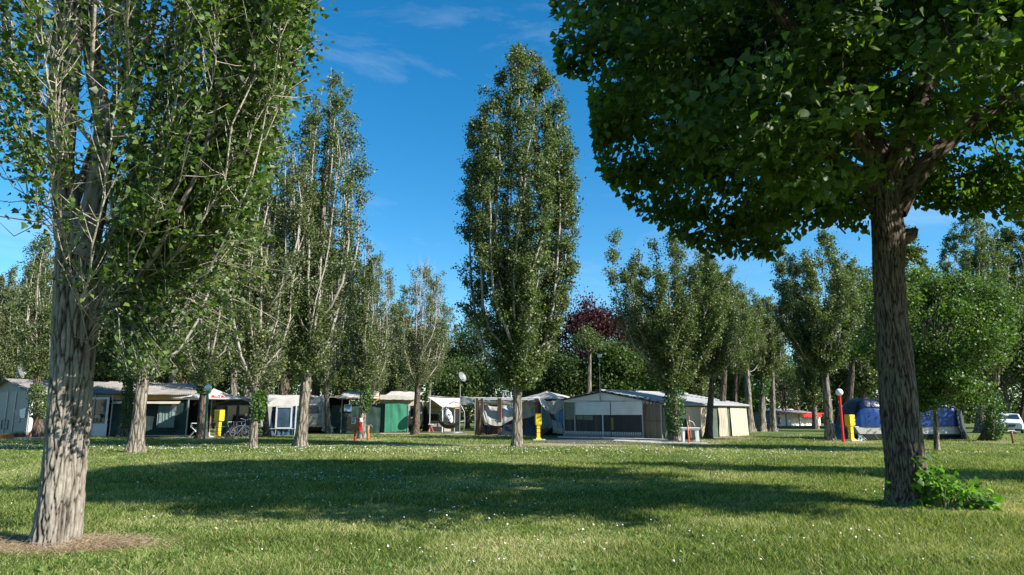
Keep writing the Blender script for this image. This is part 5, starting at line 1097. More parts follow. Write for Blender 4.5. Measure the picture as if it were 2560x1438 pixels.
# ---- G: green mesh shelter with white roofs
f = Fac(828, 1083, 1024, 1082); e = f.empty('green_mesh_shelter', 'shelter with white cloth roof, dark green mesh walls and one bright green windbreak', 'shelter')
w = rect(f, 826, 1013, 952, 1082); MB().sheet((w[0], 0, w[3]), (w[1], 0, w[3]), (w[1], 0, w[2]), (w[0], 0, w[2]), 50, 12, .06, 3, folds=.02, seed=8).build('mesh_wall', MESHG, e)
w = rect(f, 945, 1009, 962, 1082); MB().sheet((w[0], .1, w[3]), (w[1], .1, w[3]), (w[1], .1, w[2]), (w[0], .1, w[2]), 10, 8, .03, 3, folds=.02, seed=9).build('mesh_wall', mat('mid_green_mesh', (.02, .07, .05), .8), e)
w = rect(f, 961, 1008, 1018, 1081); MB().sheet((w[0], -.25, w[3] + .03), (w[1], -.25, w[3] - .05), (w[1] + .03, -.25, w[2] + .1), (w[0], -.25, w[2]), 40, 14, .05, 2, folds=.008, seed=3, edge=.05).build('windbreak', MESHL, e, smooth=True)
for x in (961, 1019, 905, 852): u = f.p(x, 1082).x; MB().box(u - .025, u + .025, -.2, -.12, 0, f.p(x, 996).z).build('post', ALU, e)
zt = f.p(900, 996).z
w = rect(f, 838, 978, 948, 996); MB().sheet((w[0] + .8, 1.8, w[3]), (w[1], 1.8, w[3] + .05), (w[1], -.5, w[2]), (w[0], -.5, w[2] + .0), 26, 10, .05, 3, sag=.03, seed=12).build('roof_cloth', CANVAS, e, smooth=True, solid=.01)
pbox(f, 846, 996, 948, 1000, .0, .05, 'fascia', BROWNW, e); pbox(f, 925, 990, 953, 1002, -.05, 0, 'fascia', OCHRE, e)
w = rect(f, 950, 976, 1038, 998); MB().sheet((w[0] + .9, 2.4, w[3]), (w[1] + .9, 2.4, w[3] - .05), (w[1], -.5, w[2]), (w[0], -.5, w[2] + .02), 26, 12, .05, 3, sag=.02, seed=14).build('roof_cloth', CANVAS, e, smooth=True, solid=.012)
w = rect(f, 950, 988, 1038, 999); MB().sheet((w[0], -.52, w[3]), (w[1], -.52, w[3] - .1), (w[1], -.52, w[2] - .03), (w[0], -.52, w[2]), 20, 4, .02, 3, folds=.01, edge=.05).build('valance', CANVAS, e, smooth=True)
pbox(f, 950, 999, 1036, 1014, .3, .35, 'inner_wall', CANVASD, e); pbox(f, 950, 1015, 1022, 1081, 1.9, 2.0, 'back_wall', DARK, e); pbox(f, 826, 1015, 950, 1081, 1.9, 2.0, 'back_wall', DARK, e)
w_ = pbox(f, 861, 1012, 879, 1028, -.09, -.06, 'window', mat('blue_white_view', (.12, .25, .42), .4, .5, 1.5), e); frame(f, 860, 1011, 880, 1029, -.11, .04, .05, 'window_frame', ALU, w_)

f = Fac(1018, 1079, 1058, 1079); e, q = caravan('caravan', 'rear of a white caravan with a teal stripe and red lights beside the green windbreak', f, [(1018, 1066), (1051, 1066), (1055, 1050), (1053, 1006), (1048, 1000), (1018, 1000)], 4.0, [], CARS, (1018, 1000, 1052, 1066))
pbox(f, 1043, 1045, 1053, 1048, -.02, -.003, 'stripe', mat('teal', (.02, .42, .42), .4), e); pbox(f, 1023, 1045, 1028, 1049, -.04, -.003, 'tail_light', REDP, e); pbox(f, 1023, 1060, 1028, 1063, -.04, -.003, 'tail_light', REDP, e)
pbox(f, 1026, 1008, 1046, 1040, -.02, -.003, 'window', GLASS, e)

# ---- H: lean-to awning
f = Fac(1064, 1081, 1160, 1080); e = f.empty('lean_to_awning', 'white sloping awning on posts over a dark sitting place', 'awning')
A = f.p(1068, 992, .6); B = f.p(1150, 996, 2.6); Cc = f.p(1150, 1017, -.3); Dd = f.p(1104, 1017, -.5)
MB().sheet(A, B, Cc, Dd, 30, 16, .04, 2, sag=.05, seed=15).build('roof_cloth', CANVAS, e, smooth=True, solid=.012)
A2 = f.p(1070, 989, 2.8); B2 = f.p(1148, 995, 3.0); MB().sheet(A2, B2, B + Vector((0, 0, .05)), A + Vector((0, 0, .05)), 14, 6, .03).build('roof_cloth', ROOFM, e, smooth=True, solid=.01)
pbox(f, 1066, 1003, 1150, 1080, 2.6, 2.7, 'back_wall', DARK, e); pbox(f, 1066, 1003, 1104, 1019, 1.4, 1.45, 'board', CANVASD, e); pbox(f, 1070, 1021, 1106, 1035, 1.3, 1.36, 'board', mat('greenish_panel', (.20, .20, .16)), e)
pbox(f, 1068, 1019, 1150, 1022, 1.2, 1.28, 'beam', OCHRE, e)
for x, v in ((1106, -.45), (1074, .3), (1136, -.1)): u = f.p(x, 1080, v).x; MB().box(u - .035, u + .035, v, v + .07, 0, f.p(x, 1017 if x > 1080 else 996, v).z).build('post', WHITEF if x == 1106 else ALU, e)
pbox(f, 1078, 1052, 1098, 1057, 1.15, 1.25, 'board', mat('cardboard', (.25, .14, .07)), e); pbox(f, 1077, 1058, 1106, 1067, 1.15, 1.2, 'board', mat('grey_sheeting', (.14, .15, .14), .5), e)
pbox(f, 1110, 1069, 1127, 1079, .9, 1.6, 'box', mat('beige_box', (.32, .28, .22)), e)
t = thing('folding_stool', 'red legged stool with white seat under the lean to awning', 'stool', f.o + f.d * f.p(1078, 1079).x + f.n * .1); MB().box(-.2, .2, -.15, .15, .6, .65).build('seat', WPLAS, t)
for x in (-1, 1):
    for y in (-1, 1): MB().tube([(x * .25, y * .15, 0), (-x * .05, y * .12, .6)], .015, 6).build('leg', REDP, t)
# hanging egg chair
g = G(1128, 1083); s = g.y / F; t = thing('hanging_chair', 'black basket swing chair with white cushion hanging from a curved stand', 'chair', g)
MB().tube([(.9, .3, .0), (1.0, .3, .9), (.95, .28, 1.6), (.6, .25, 2.25), (.1, .2, 2.35), (-.2, .1, 2.2)], .035, 8).tube([(-.5, -.1, .0), (.3, .2, .05), (.9, .3, .05)], .03, 8).tube([(.2, -.6, 0), (.9, .3, .05)], .03, 8).build('stand', ALU, t, smooth=True)
MB().tube([(-.2, .1, 2.2), (-.15, .05, 2.0)], .012, 6).build('chain', ALU, t)
def bowl(cx, cz, rx, rz, a0, a1, y0, y1, n=16, k=10, th=.0):
    q = MB(); vs = []
    for j in range(k + 1):
        for i in range(n + 1):
            a = a0 + (a1 - a0) * i / n; b = math.pi * (.06 + .88 * j / k); vs.append((cx + rx * math.cos(a) * (1 - .25 * (1 - math.sin(b))), (y0 + y1) / 2 - (y1 - y0) / 2 * math.cos(b), cz + rz * math.sin(a) * (.55 + .45 * math.sin(b))))
    return q.add(vs, [(j * (n + 1) + i, j * (n + 1) + i + 1, (j + 1) * (n + 1) + i + 1, (j + 1) * (n + 1) + i) for j in range(k) for i in range(n)])
bowl(-.15, 1.15, .85, .8, R(150), R(345), -.5, .5).build('basket', BLACKM, t, solid=.04)
q = MB()
for y in (-.45, .45): q.tube([(-.9, y, 1.35), (-.75, y * .8, 1.75), (-.45, y * .5, 2.0), (-.15, 0, 2.05)], .018, 6); q.tube([(-.75, y, .85), (-.2, y * .9, 1.9), (-.1, 0, 2.02)], .014, 6)
q.tube([(.7, -.45, .85), (.95, 0, .9), (.7, .45, .85)], .03, 8).build('hoop', ALU, t)
cm, cnt, cb = newmat('splotched_cushion'); nn = N(cnt, 'ShaderNodeTexNoise'); nn.inputs['Scale'].default_value = 6; rr_ = N(cnt, 'ShaderNodeValToRGB'); rr_.color_ramp.elements[0].position = .42; rr_.color_ramp.elements[1].position = .5
rr_.color_ramp.elements[0].color = (.03, .03, .035, 1); rr_.color_ramp.elements[1].color = (.68, .68, .70, 1); tcx = N(cnt, 'ShaderNodeTexCoord'); cnt.links.new(tcx.outputs['Object'], nn.inputs['Vector']); cnt.links.new(nn.outputs['Fac'], rr_.inputs[0]); cnt.links.new(rr_.outputs[0], cb.inputs['Base Color'])
q = MB(); n, k = 20, 12; vs = []
for j in range(k + 1):
    for i in range(n):
        a = 2 * math.pi * i / n; b = math.pi * (j + .02) / (k + .04); x, y, z = .30 * math.sin(b) * math.cos(a), .36 * math.sin(b) * math.sin(a), .62 * math.cos(b)
        x, z = x * .92 - z * .38, x * .38 + z * .92; w = 1 + .1 * mnoise.noise(Vector((x * 5, y * 5, z * 5))); vs.append((-.22 + x * w, -.1 + y * w, 1.28 + z * w))
q.add(vs, [(j * n + i, j * n + (i + 1) % n, (j + 1) * n + (i + 1) % n, (j + 1) * n + i) for j in range(k) for i in range(n)]).build('cushion', cm, t, smooth=True)
b = G(1149, 1084); dish('grey satellite dish on a tall pole above the hanging chair', b, top(1152, 943, b.y), .40, R(-35), R(24), DISHG, .03)

# ---- I: collapsed tarpaulin shelter
f = Fac(1148, 1088, 1412, 1091); e = f.empty('collapsed_shelter', 'collapsed shelter of wooden posts hung with torn pale tarpaulins', 'shelter')
def S(x, y, v=0): return f.p(x, y, v)
MB().tube([S(1185, 995, .1), S(1290, 996, .1), S(1345, 996, .1)], .05, 8).tube([S(1185, 999, .0), S(1345, 1000, .0)], .05, 8).build('top_rail', WHITEF, e)
MB().sheet(S(1185, 994, .1), S(1345, 995, .1), S(1345, 1003, -.05), S(1185, 1003, -.05), 50, 6, .10, 6, edge=.12, seed=3).build('torn_edging', CANVAS, e, smooth=True)
MB().sheet(S(1185, 1003, .5), S(1345, 1003, .5), S(1345, 1012, .5), S(1185, 1012, .5), 20, 3, .04).build('roof_lining', CANVASD, e)
for x, w_ in ((1192, 9), (1206, 6), (1250, 10), (1343, 9)):
    a = S(x, 1088); hw = w_ / 2 / F * 42; MB().box(a.x - hw, a.x + hw, -.1, .1, 0, S(x, 996).z).build('post', BROWNW, e)
MB().tube([S(1188, 996, -.15), S(1187, 1086, -.15)], .03, 6).tube([S(1278, 1003, .1), S(1279, 1042, .1)], .035, 6).build('metal_pole', ALU, e)
MB().sheet(S(1150, 992, 0), S(1188, 995, 0), S(1188, 1012, -.1), S(1153, 1012, -.1), 16, 8, .05, 2, seed=5).build('tarpaulin', mat('grey_tarp', (.30, .32, .32), .7, .15, 2), e, smooth=True)
MB().sheet(S(1150, 991, .9), S(1188, 994, .9), S(1188, 995, 0), S(1150, 992, 0), 10, 4, .03).build('tarpaulin', CANVAS, e)
pbox(f, 1152, 1011, 1188, 1014, .0, .08, 'beam', OCHRE, e)
MB().sheet(S(1209, 1013, .2), S(1288, 1012, .6), S(1286, 1045, -.1), S(1213, 1058, -.2), 46, 30, .16, 2.2, sag=.35, seed=8, folds=.012).build('tarpaulin', CANVAS, e, smooth=True)
MB().sheet(S(1195, 1014, .0), S(1216, 1030, -.05), S(1222, 1064, -.25), S(1211, 1062, -.25), 14, 12, .05, 2, seed=9).build('tarpaulin', CANVAS, e, smooth=True)
MB().sheet(S(1252, 1012, .3), S(1292, 1012, .3), S(1292, 1034, .1), S(1246, 1046, .1), 24, 16, .12, 2, sag=.1, seed=18).build('tarpaulin', mat('bluish_tarp', (.42, .46, .52), .6, .12, 2), e, smooth=True)
MB().sheet(S(1296, 1006, .4), S(1340, 1008, .4), S(1340, 1036, .3), S(1300, 1046, .3), 24, 16, .12, 2, sag=.1, seed=20).build('tarpaulin', CANVASD, e, smooth=True)
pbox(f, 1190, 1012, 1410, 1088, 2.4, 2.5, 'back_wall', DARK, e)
MB().sheet(S(1190, 1013, 1.0), S(1214, 1013, 1.0), S(1212, 1085, .9), S(1190, 1085, .9), 14, 10, .06, folds=.05, seed=2).build('tarpaulin', mat('brown_curtain', (.25, .17, .11), .8, .3, 2), e, smooth=True)
# pitched canopy on the right of it
pk2 = S(1368, 979, 1.2)
for a, b in (((1318, 998, 0), (1408, 999, -.1)), ((1408, 999, -.1), (1432, 995, 2.4)), ((1305, 996, 2.4), (1318, 998, 0))):
    MB().sheet(pk2, pk2 + Vector((.02, 0, 0)), S(*b), S(*a), 14, 10, .06, 2, seed=a[0]).build('canopy', CANVAS, e, smooth=True, solid=.01)
MB().sheet(S(1346, 997, -.1), S(1409, 997, -.2), S(1408, 1020, -.25), S(1352, 1012, -.2), 40, 24, .24, 3.0, sag=.5, seed=22).build('tarpaulin', CANVAS, e, smooth=True)
MB().sheet(S(1347, 997, -.25), S(1362, 1000, -.3), S(1372, 1022, -.35), S(1352, 1012, -.3), 16, 14, .12, 2, seed=25).build('tarpaulin', WHITEF, e, smooth=True)
MB().sheet(S(1353, 1014, -.1), S(1368, 1018, -.1), S(1384, 1068, -.3), S(1354, 1072, -.3), 30, 14, .12, 2, folds=.05, seed=28, edge=.15).build('mesh_drape', mat('faded_green_mesh', (.12, .19, .15), .8, .2, 2), e, smooth=True)
MB().sheet(S(1383, 1034, -.1), S(1408, 1024, -.1), S(1410, 1068, -.3), S(1392, 1056, -.3), 30, 14, .10, 2, folds=.06, seed=31).build('striped_drape', mat('blue_stripe_cloth', (.16, .27, .42), .7, .5, 5, stretch=(3, 1, .3)), e, smooth=True)
MB().sheet(S(1378, 1048, -.25), S(1404, 1060, -.3), S(1411, 1086, -.4), S(1382, 1082, -.4), 24, 14, .14, 3, folds=.05, seed=35).build('striped_drape', mat('stripy_rag', (.30, .30, .27), .8, .6, 6, stretch=(3, 1, .5)), e, smooth=True)
MB().tube([S(1354, 1008, -.15), S(1353, 1070, -.15)], .03, 6).build('metal_pole', ALU, e)
# roof ladder frame
t = thing('ladder_frame', 'small metal frame standing on the collapsed shelter roof', 'frame', f.o, f.ang)
q = MB()
for a, b in (((1257, 995), (1259, 977)), ((1259, 977), (1277, 980)), ((1277, 980), (1278, 995)), ((1258, 994), (1266, 980)), ((1270, 994), (1260, 980))): q.tube([S(*a, .8), S(*b, .8)], .035 if a[0] != 1270 and b[0] != 1266 else .02, 6)
q.build('frame_tubes', WHITEF, t)
def heap(label, f, x0, x1, ytop, ybase, dep, m, seed, name='covered_heap'):
    a = f.p(x0, ybase); b = f.p(x1, ybase); h = f.p((x0 + x1) / 2, ytop).z; e = thing(name, label, 'heap', f.o, f.ang); r_ = MB(); n, k = 26, 14; vs = []
    for j in range(k + 1):
        for i in range(n + 1):
            u = i / n * 2 - 1; v = j / k * 2 - 1; z = h * (max(0, 1 - abs(u) ** 3.2) * max(0, 1 - abs(v) ** 3)) * (1 + .35 * mnoise.noise(Vector((u * 2.3, v * 2, seed)))) + .05 * mnoise.noise(Vector((u * 9, v * 9, seed)))
            vs.append((a.x + (b.x - a.x) * (u + 1) / 2, (v + 1) / 2 * dep - .2, max(z, 0)))
    r_.add(vs, [(j * (n + 1) + i, j * (n + 1) + i + 1, (j + 1) * (n + 1) + i + 1, (j + 1) * (n + 1) + i) for j in range(k) for i in range(n)]).build('cover', m, e, smooth=True); return e
BTARP = mat('dark_blue_sheet', (.045, .055, .075), .4, .35, 2, .5, 5)
heap('heap under dark blue sheeting left of the tall lone poplar', f, 1246, 1300, 1048, 1087, 1.6, BTARP, 1)
heap('dark heap under black sheeting between the tall lone poplar and the yellow pillar', f, 1304, 1342, 1047, 1087, 1.4, mat('black_sheet', (.03, .03, .035), .4, .3, 2, .4, 5), 4)
heap('brown heap of dead branches at the foot of the collapsed shelter posts', f, 1200, 1217, 1060, 1089, .8, mat('brown_brush', (.07, .045, .03), .95, .5, 12, .9, 30), 6)
g = f.o + f.d * S(1236, 1089).x; t = thing('draped_table', 'dark table draped with a grey cloth under the torn tarpaulin', 'table', g, f.ang)
MB().box(-.45, .45, -.1, .6, .95, 1.02).build('table_top', BROWNW, t); MB().sheet((-.46, -.12, 1.03), (.46, -.12, 1.03), (.4, -.14, .7), (-.4, -.14, .6), 20, 6, .03, folds=.03).build('cloth', mat('grey_rag', (.10, .11, .10)), t)
for x in (-.42, .42):
    for y in (-.05, .55): MB().tube([(x * 1.15, y, 0), (x * .95, y, .95)], .035, 6).build('leg', DGREY, t)

# ---- K: the grey shed
f = Fac(1411, 1091.5, 1662, 1099); e = f.empty('grey_shed', 'low grey shed with wide gable, raised shutter and brown shade screens', 'shed')
L_ = f.L; um = f.p(1507, 1092).x; zE0 = f.p(1412, 1001).z; zE1 = f.p(1662, 1011).z; zR = f.p(1507, 981).z; zf = f.p(1507, 1004).z; Dp = 9.6
MB().prism([(0, zf), (L_, zf - .02), (L_, zE1), (um, zR), (0, zE0)], 0, .05).build('gable', W_PAINT, e)
MB().prism([(-.12, zE0 + .0), (um, zR + .0), (L_ + .05, zE1 + .0), (L_ + .05, zE1 + .07), (um, zR + .09), (-.12, zE0 + .07)], -.12, -.02).build('verge_trim', BLACKM, e)
q = MB()
for i in range(14):
    s = (i + .5) / 14; x = L_ * s; z = zE0 + (zR - zE0) * (x / um) if x < um else zR + (zE1 - zR) * (x - um) / (L_ - um); q.box(x - .06, x + .06, -.2, -.1, z + .04, z + .15)
q.build('rafter_clips', BLACKM, e)
corrugated(um, L_ + .15, -.15, Dp, zR + .11, zE1 + .08, zR + .11, zE1 + .08, 'roof_sheet', ROOFM, e, 44, .028)
corrugated(-.2, um, -.15, Dp, zE0 + .06, zR + .11, zE0 + .06, zR + .11, 'roof_sheet', ROOFM, e, 24, .028)
MB().tube([(um, -.18, zR + .13), (um, Dp, zR + .13)], .06, 8).build('ridge_cap', ROOFM, e)
for x in (1411.5, 1439, 1609, 1656): u = f.p(x, 1094).x; MB().box(u - .045, u + .045, -.05, .04, 0, zf).build('post', ALU, e)
u = f.p(1509, 1094).x; MB().box(u - .04, u + .04, -.05, .0, 0, f.p(1509, 1038).z).build('post', WHITEF, e)
# shutter panels
xs = [1440, 1452, 1486, 1530, 1567, 1603, 1607]
for a, b in zip(xs[:-1], xs[1:]): u0, u1, z0, z1 = rect(f, a, 1006, b, 1037); MB().box(u0 + .012, u1 - .012, -.06, -.03, f.p(1520, 1037.5).z, zf - .02).build('shutter_panel', W_PAINT, e)
pbox(f, 1413, 1007, 1437, 1049, .0, .03, 'side_screen', mat('green_grey_glass', (.13, .15, .12), .35, .2, 2, stretch=(3, 1, .3)), e)
pbox(f, 1413, 1050, 1437, 1085, .0, .03, 'side_screen', BROWNS, e)
pbox(f, 1441, 1037, 1509, 1092, .03, .06, 'shade_screen', BROWNS, e); pbox(f, 1510, 1037, 1605, 1093, .03, .06, 'shade_screen', mat('dark_brown_screen', (.028, .024, .02), .6, .3, 1.2, stretch=(4, 4, .5)), e)
w_ = pbox(f, 1442, 1039, 1457, 1049, .0, .025, 'window', mat('green_grey_glass', (.13, .15, .12)), e); pbox(f, 1459, 1039, 1483, 1050, .0, .025, 'window', mat('green_grey_glass', (.13, .15, .12)), e)
pbox(f, 1528, 1045, 1533, 1075, .005, .028, 'yellow_strap', mat('yellow_rag', (.30, .22, .04)), e)
RUST = mat('rusty_curtain', (.17, .145, .105), .8, .2, 1.6, stretch=(5, 1, .25), dirt=(.10, .045, .02), dirtamt=.9)
w = rect(f, 1611, 1008, 1655, 1097); MB().sheet((w[0], .0, zf - .03), (w[1], .0, zf - .05), (w[1], .0, .05), (w[0], .0, .05), 40, 10, .02, 2, folds=.025, seed=40).build('curtain', RUST, e, smooth=True)
pbox(f, 1611, 1052, 1656, 1053, -.06, -.04, 'rail', BROWNW, e)
w = rect(f, 1657, 1010, 1668, 1098); MB().sheet((w[0], .02, zE1 - .2), (L_ + .1, .02, zE1 - .2), (L_ + .1, .02, .4), (w[0], .02, .3), 14, 8, .02, 2, folds=.03, seed=42).build('curtain', mat('tan_curtain', (.26, .24, .16), .8, .2, 2), e, smooth=True)
# low picket band along the foot
q = MB(); u0, u1, z0, z1 = rect(f, 1414, 1081, 1606, 1085); n = 46
for i in range(n): x = u0 + (u1 - u0) * (i + .5) / n; q.box(x - .035, x + .035, -.08, -.06, .2, .36)
q.build('picket_row', WHITEF, e); MB().box(u0, u1, -.09, -.055, .12, .19).build('bottom_rail', GREYP, e); MB().box(u0, u1, -.045, .0, 0, .2).build('sill', GREYP, e)
for x in (1509, 1530): u = f.p(x, 1094).x
MB().box(f.p(1530, 1094).x - .015, f.p(1530, 1094).x + .015, -.10, -.08, .02, zf).build('cable', BLACKM, e)
# side wall going back: local v axis
MB().box(L_ - .06, L_ - .02, .1, Dp, 0, zE1 - .05).build('side_wall', mat('dark_green_panel', (.05, .08, .06), .8), e)
for i, (v0, v1, z0, m_, fd, sd_) in enumerate(((.9, 2.1, 1.1, WHITEF, .02, 1), (2.2, 5.1, 0, CREAM, .05, 2), (5.9, 7.0, 0, CANVASD, .04, 3), (7.4, 9.55, 0, CREAM, .01, 4))):
    MB().sheet((L_ + .03, v0, zE1 - .12), (L_ + .03, v1, zE1 - .12), (L_ + .1, v1, z0 + .04), (L_ + .1, v0, z0 + .04), 36, 8, .03, 2, folds=fd, seed=50 + i).build('side_curtain', m_, e, smooth=True)
MB().box(L_ - .01, L_ + .05, .9, 2.15, zE1 - .55, zE1 - .5).build('rail', ALU, e)
MB().tube([(L_ + .16, .3, zE1 + .02), (L_ + .18, Dp, zE1 + .02)], .07, 8).build('gutter', ROOFM, e)
# antenna mast on the shed
t = thing('antenna_mast', 'thin aerial mast with a small flat panel on the shed gable', 'antenna', f.o + f.d * um - f.n * .16, f.ang); zt = f.p(1505, 884, -.16).z
MB().tube([(0, 0, zf), (0, 0, (zt + zf) / 2)], .035, 8).tube([(0, 0, (zt + zf) / 2 - .1), (0, 0, zt)], .022, 8).build('mast', ALU, t); MB().box(-.12, .16, -.02, .04, zt - .22, zt - .04).build('panel', WPLAS, t); MB().tube([(-.22, 0, zt), (.3, 0, zt)], .012, 6).build('crossbar', ALU, t)
# things beside the shed
g = G(1726, 1106); t = thing('plastic_table', 'white plastic table beside the ivy clad trunk', 'table', g, R(-8)); s = 46 / F * g.y / 2; h = top(1726, 1069, g.y)
MB().box(-s, s, -.42, .42, h - .04, h).box(-s + .05, s - .05, -.38, .38, h - .11, h - .04).build('table_top', WPLAS, t, bevel=.015)
for x in (-1, 1):
    for y in (-1, 1): MB().hexa([(x * s * .75 - .04, y * .33 - .03, 0), (x * s * .75 + .04, y * .33 - .03, 0), (x * s * .75 + .04, y * .33 + .03, 0), (x * s * .75 - .04, y * .33 + .03, 0), (x * s * .7 - .06, y * .3 - .045, h - .1), (x * s * .7 + .06, y * .3 - .045, h - .1), (x * s * .7 + .06, y * .3 + .045, h - .1), (x * s * .7 - .06, y * .3 + .045, h - .1)]).build('leg', WPLAS, t)
def standpipe(label, px, py, ty, m, hose=None, taps=True, rr=.05):
    g = G(px, py); z = top(px, ty, g.y); t = thing('standpipe', label, 'water standpipe', g, 0)
    MB().tube([(.0, 0, 0), (.03, 0, z * .3), (.0, 0, z * .65), (.02, 0, z)], rr, 10).build('pipe', m, t, smooth=True)
    if taps: MB().tube([(-.2, -.02, z - .03), (-.14, 0, z + .03), (.16, 0, z + .03), (.24, -.03, z - .06)], .018, 8).tube([(-.13, 0, z + .02), (-.14, 0, z + .1)], .012, 6).tube([(.13, 0, z + .02), (.14, 0, z + .1)], .012, 6).build('tap', ALU, t)
    if hose: MB().tube(hose, .014, 6).build('hose', mat('green_hose', (.05, .2, .1), .5), t)
    return t
standpipe('orange pipe standpipe in front of the white plastic table', 1721, 1109, 1064, ORANGEP, taps=False, rr=.035)
standpipe('orange pipe standpipe with two taps right of the fire hose cabinet', 919, 1102, 1065, ORANGEP, [(-.2, -.02, 1.0), (-.26, 0, .6), (-.22, 0, .05)], rr=.06)
standpipe('rust red standpipe on the right, in front of the white van', 2532, 1109, 1078, mat('rust_pipe', (.25, .06, .035), .6), rr=.05)
g = G(1721, 1108); t = thing('garden_hose', 'pale hose arching from the orange pipe onto the white table', 'hose', g); z = top(1721, 1062, g.y); MB().tube([(0, 0, z - .1), (.0, 0, z + .12), (.1, .05, z + .2), (.3, .15, z + .14), (.42, .2, z - .08)], .012, 6).build('tube', WPLAS, t, smooth=True)
g = G(1724, 1102); t = thing('broom', 'broom with red and pale handles leaning at the shed side', 'broom', G(1728, 1101)); MB().tube([(.0, 0, 0), (-.05, .1, top(1724, 1040, g.y))], .03, 8).build('handle', mat('orange_wood', (.5, .3, .2)), t); MB().box(-.15, .15, -.03, .05, 0, .14).build('head', BLACKM, t)
planter('plant_pot', 'pale tub in the shed corner with dark plant', 1664, 1098, .45, .4, .4, True, 60, 9, WPLAS)

# ---- fire hose cabinet
g = G(886, 1103); s = g.y / F; z0 = top(886, 1079, g.y); z1 = top(886, 1044.5, g.y); t = thing('fire_hose_cabinet', 'red fire hose cabinet with brownish yellow front on a red post', 'fire cabinet', g, R(-24))
MB().tube([(-.05, .1, 0), (-.05, .1, z0)], .062, 12).build('post', REDP, t)
c_ = MB().box(-.36, .36, -.14, .14, z0, z1).build('cabinet', REDP, t, bevel=.01)
MB().box(-.33, .33, -.155, -.142, z0 + .03, z1 - .03).build('door', mat('yellowed_plate', (.17, .10, .008), .25, .45, 2.5, dirt=(.05, .012, .005), dirtamt=1), c_)
q = MB().box(-.12, .14, -.17, -.157, z0 + .40, z0 + .72).build('sign', WPLAS, c_); MB().box(-.10, .12, -.176, -.172, z0 + .46, z0 + .70).build('sign_border', mat('sign_dark', (.05, .08, .12)), q); MB().box(-.085, .105, -.182, -.178, z0 + .475, z0 + .685).build('sign_field', mat('sign_grey', (.42, .45, .5)), q)
MB().prism([(-.07, z0 + .49), (.03, z0 + .49), (.03, z0 + .6), (-.01, z0 + .53), (-.07, z0 + .52)], -.19, -.184).prism([(.02, z0 + .62), (.09, z0 + .62), (.09, z0 + .67), (.02, z0 + .67)], -.19, -.184).build('sign_symbol', mat('sign_red', (.35, .02, .05)), q)
MB().box(.361, .372, -.13, .13, z0 + .50, z1 - .02).build('side_label', WPLAS, c_); MB().box(-.03, .05, -.17, -.157, z0 + .06, z0 + .085).build('side_label', YEL, c_)

# ---- Q: far hut with red scalloped awning
f = Fac(1935, 1065, 2052, 1063.5); e = f.empty('white_hut', 'distant white hut with grey roof and red scalloped awning', 'hut'); L_ = f.L; zE = f.p(2000, 1034).z; zB = f.p(2000, 1021, 4).z
MB().box(0, L_, 0, .2, 0, zE).build('wall', W_PAINT, e); MB().box(-.1, L_, 4, 4.2, 0, zB - .1).build('back_wall', W_PAINT, e); MB().box(-.1, .1, .2, 4, 0, zE).build('side_wall', GREYP, e)
corrugated(-.3, L_ + .2, -.9, 4.3, zE + .15, zE - .05, zB, zB - .2, 'roof_sheet', ROOFM, e, 50, .03)
MB().box(-.3, L_ + .2, -1.0, -.92, zE - .05, zE + .1).build('fascia', REDP, e)
u0, u1 = f.p(1988, 1034).x, f.p(2036, 1034).x; q = MB(); n = 8
for i in range(n):
    a = u0 + (u1 - u0) * i / n; b = u0 + (u1 - u0) * (i + 1) / n; poly = [(a, zE + .02), (b, zE + .02)] + [((a + b) / 2 + (b - a) / 2 * math.cos(k * math.pi / 6), zE - .28 - .22 * math.sin(k * math.pi / 6)) for k in range(7)]; q.prism(poly, -1.06, -1.02)
q.build('scalloped_valance', REDP, e)
for x in (1952, 1985, 2019, 2048): u = f.p(x, 1062).x; MB().box(u - .07, u + .07, -.95, -.8, 0, zE).build('post', M_CONC, e)
for x in (1946, 2012, 2022, 2030): w_ = pbox(f, x, 1039, x + 7, 1049, -.03, -.004, 'window', WINF, e)
t = thing('bucket', 'white bucket with a red rim lying on the far lawn', 'bucket', G(1943, 1078)); s = G(1943, 1078).y / F; MB().lathe([(3.6 * s, 0), (4.6 * s, 7 * s), (4.8 * s, 7 * s), (4.7 * s, 7.5 * s), (4.3 * s, 7.4 * s), (.01, 5 * s)], n=18).build('body', WPLAS, t); MB().ring((0, 0, 7.3 * s), 4.6 * s, .5 * s, 'z', 18, 6).build('rim', REDP, t)
bk = copy_tree([o for o in C.objects if o.name.startswith('bicycle') and not o.parent and 'label' in o][0]); bk.location = G(1948, 1066); bk.rotation_euler = (0, 0, R(75)); bk.scale = (1.5,) * 3; bk['label'] = 'far off bicycle leaning at the left end of the white hut'; bk['group'] = 'bicycles'
g = G(1858, 1060); t = thing('picnic_table', 'white topped camping table beyond the beige wall', 'table', g); MB().box(-.9, .9, -.4, .4, 1.0, 1.15).box(-.9, .9, -.42, -.4, .8, 1.0).build('table_top', WPLAS, t)
for x in (-.75, .75):
    for y in (-.3, .3): MB().box(x - .05, x + .05, y - .05, y + .05, 0, 1.0).build('leg', BLACKM, t)
f = Fac(1830, 1061.5, 1872, 1061.5); t = f.empty('low_fence', 'low black railing on the far lawn behind the camping table', 'fence'); q = MB()
for i in range(12): x = f.L * i / 11; q.box(x - .03, x + .03, 0, .05, 0, .8)
q.build('pickets', BLACKM, t); MB().box(0, f.L, -.02, 0, .75, .82).build('rail', BLACKM, t)

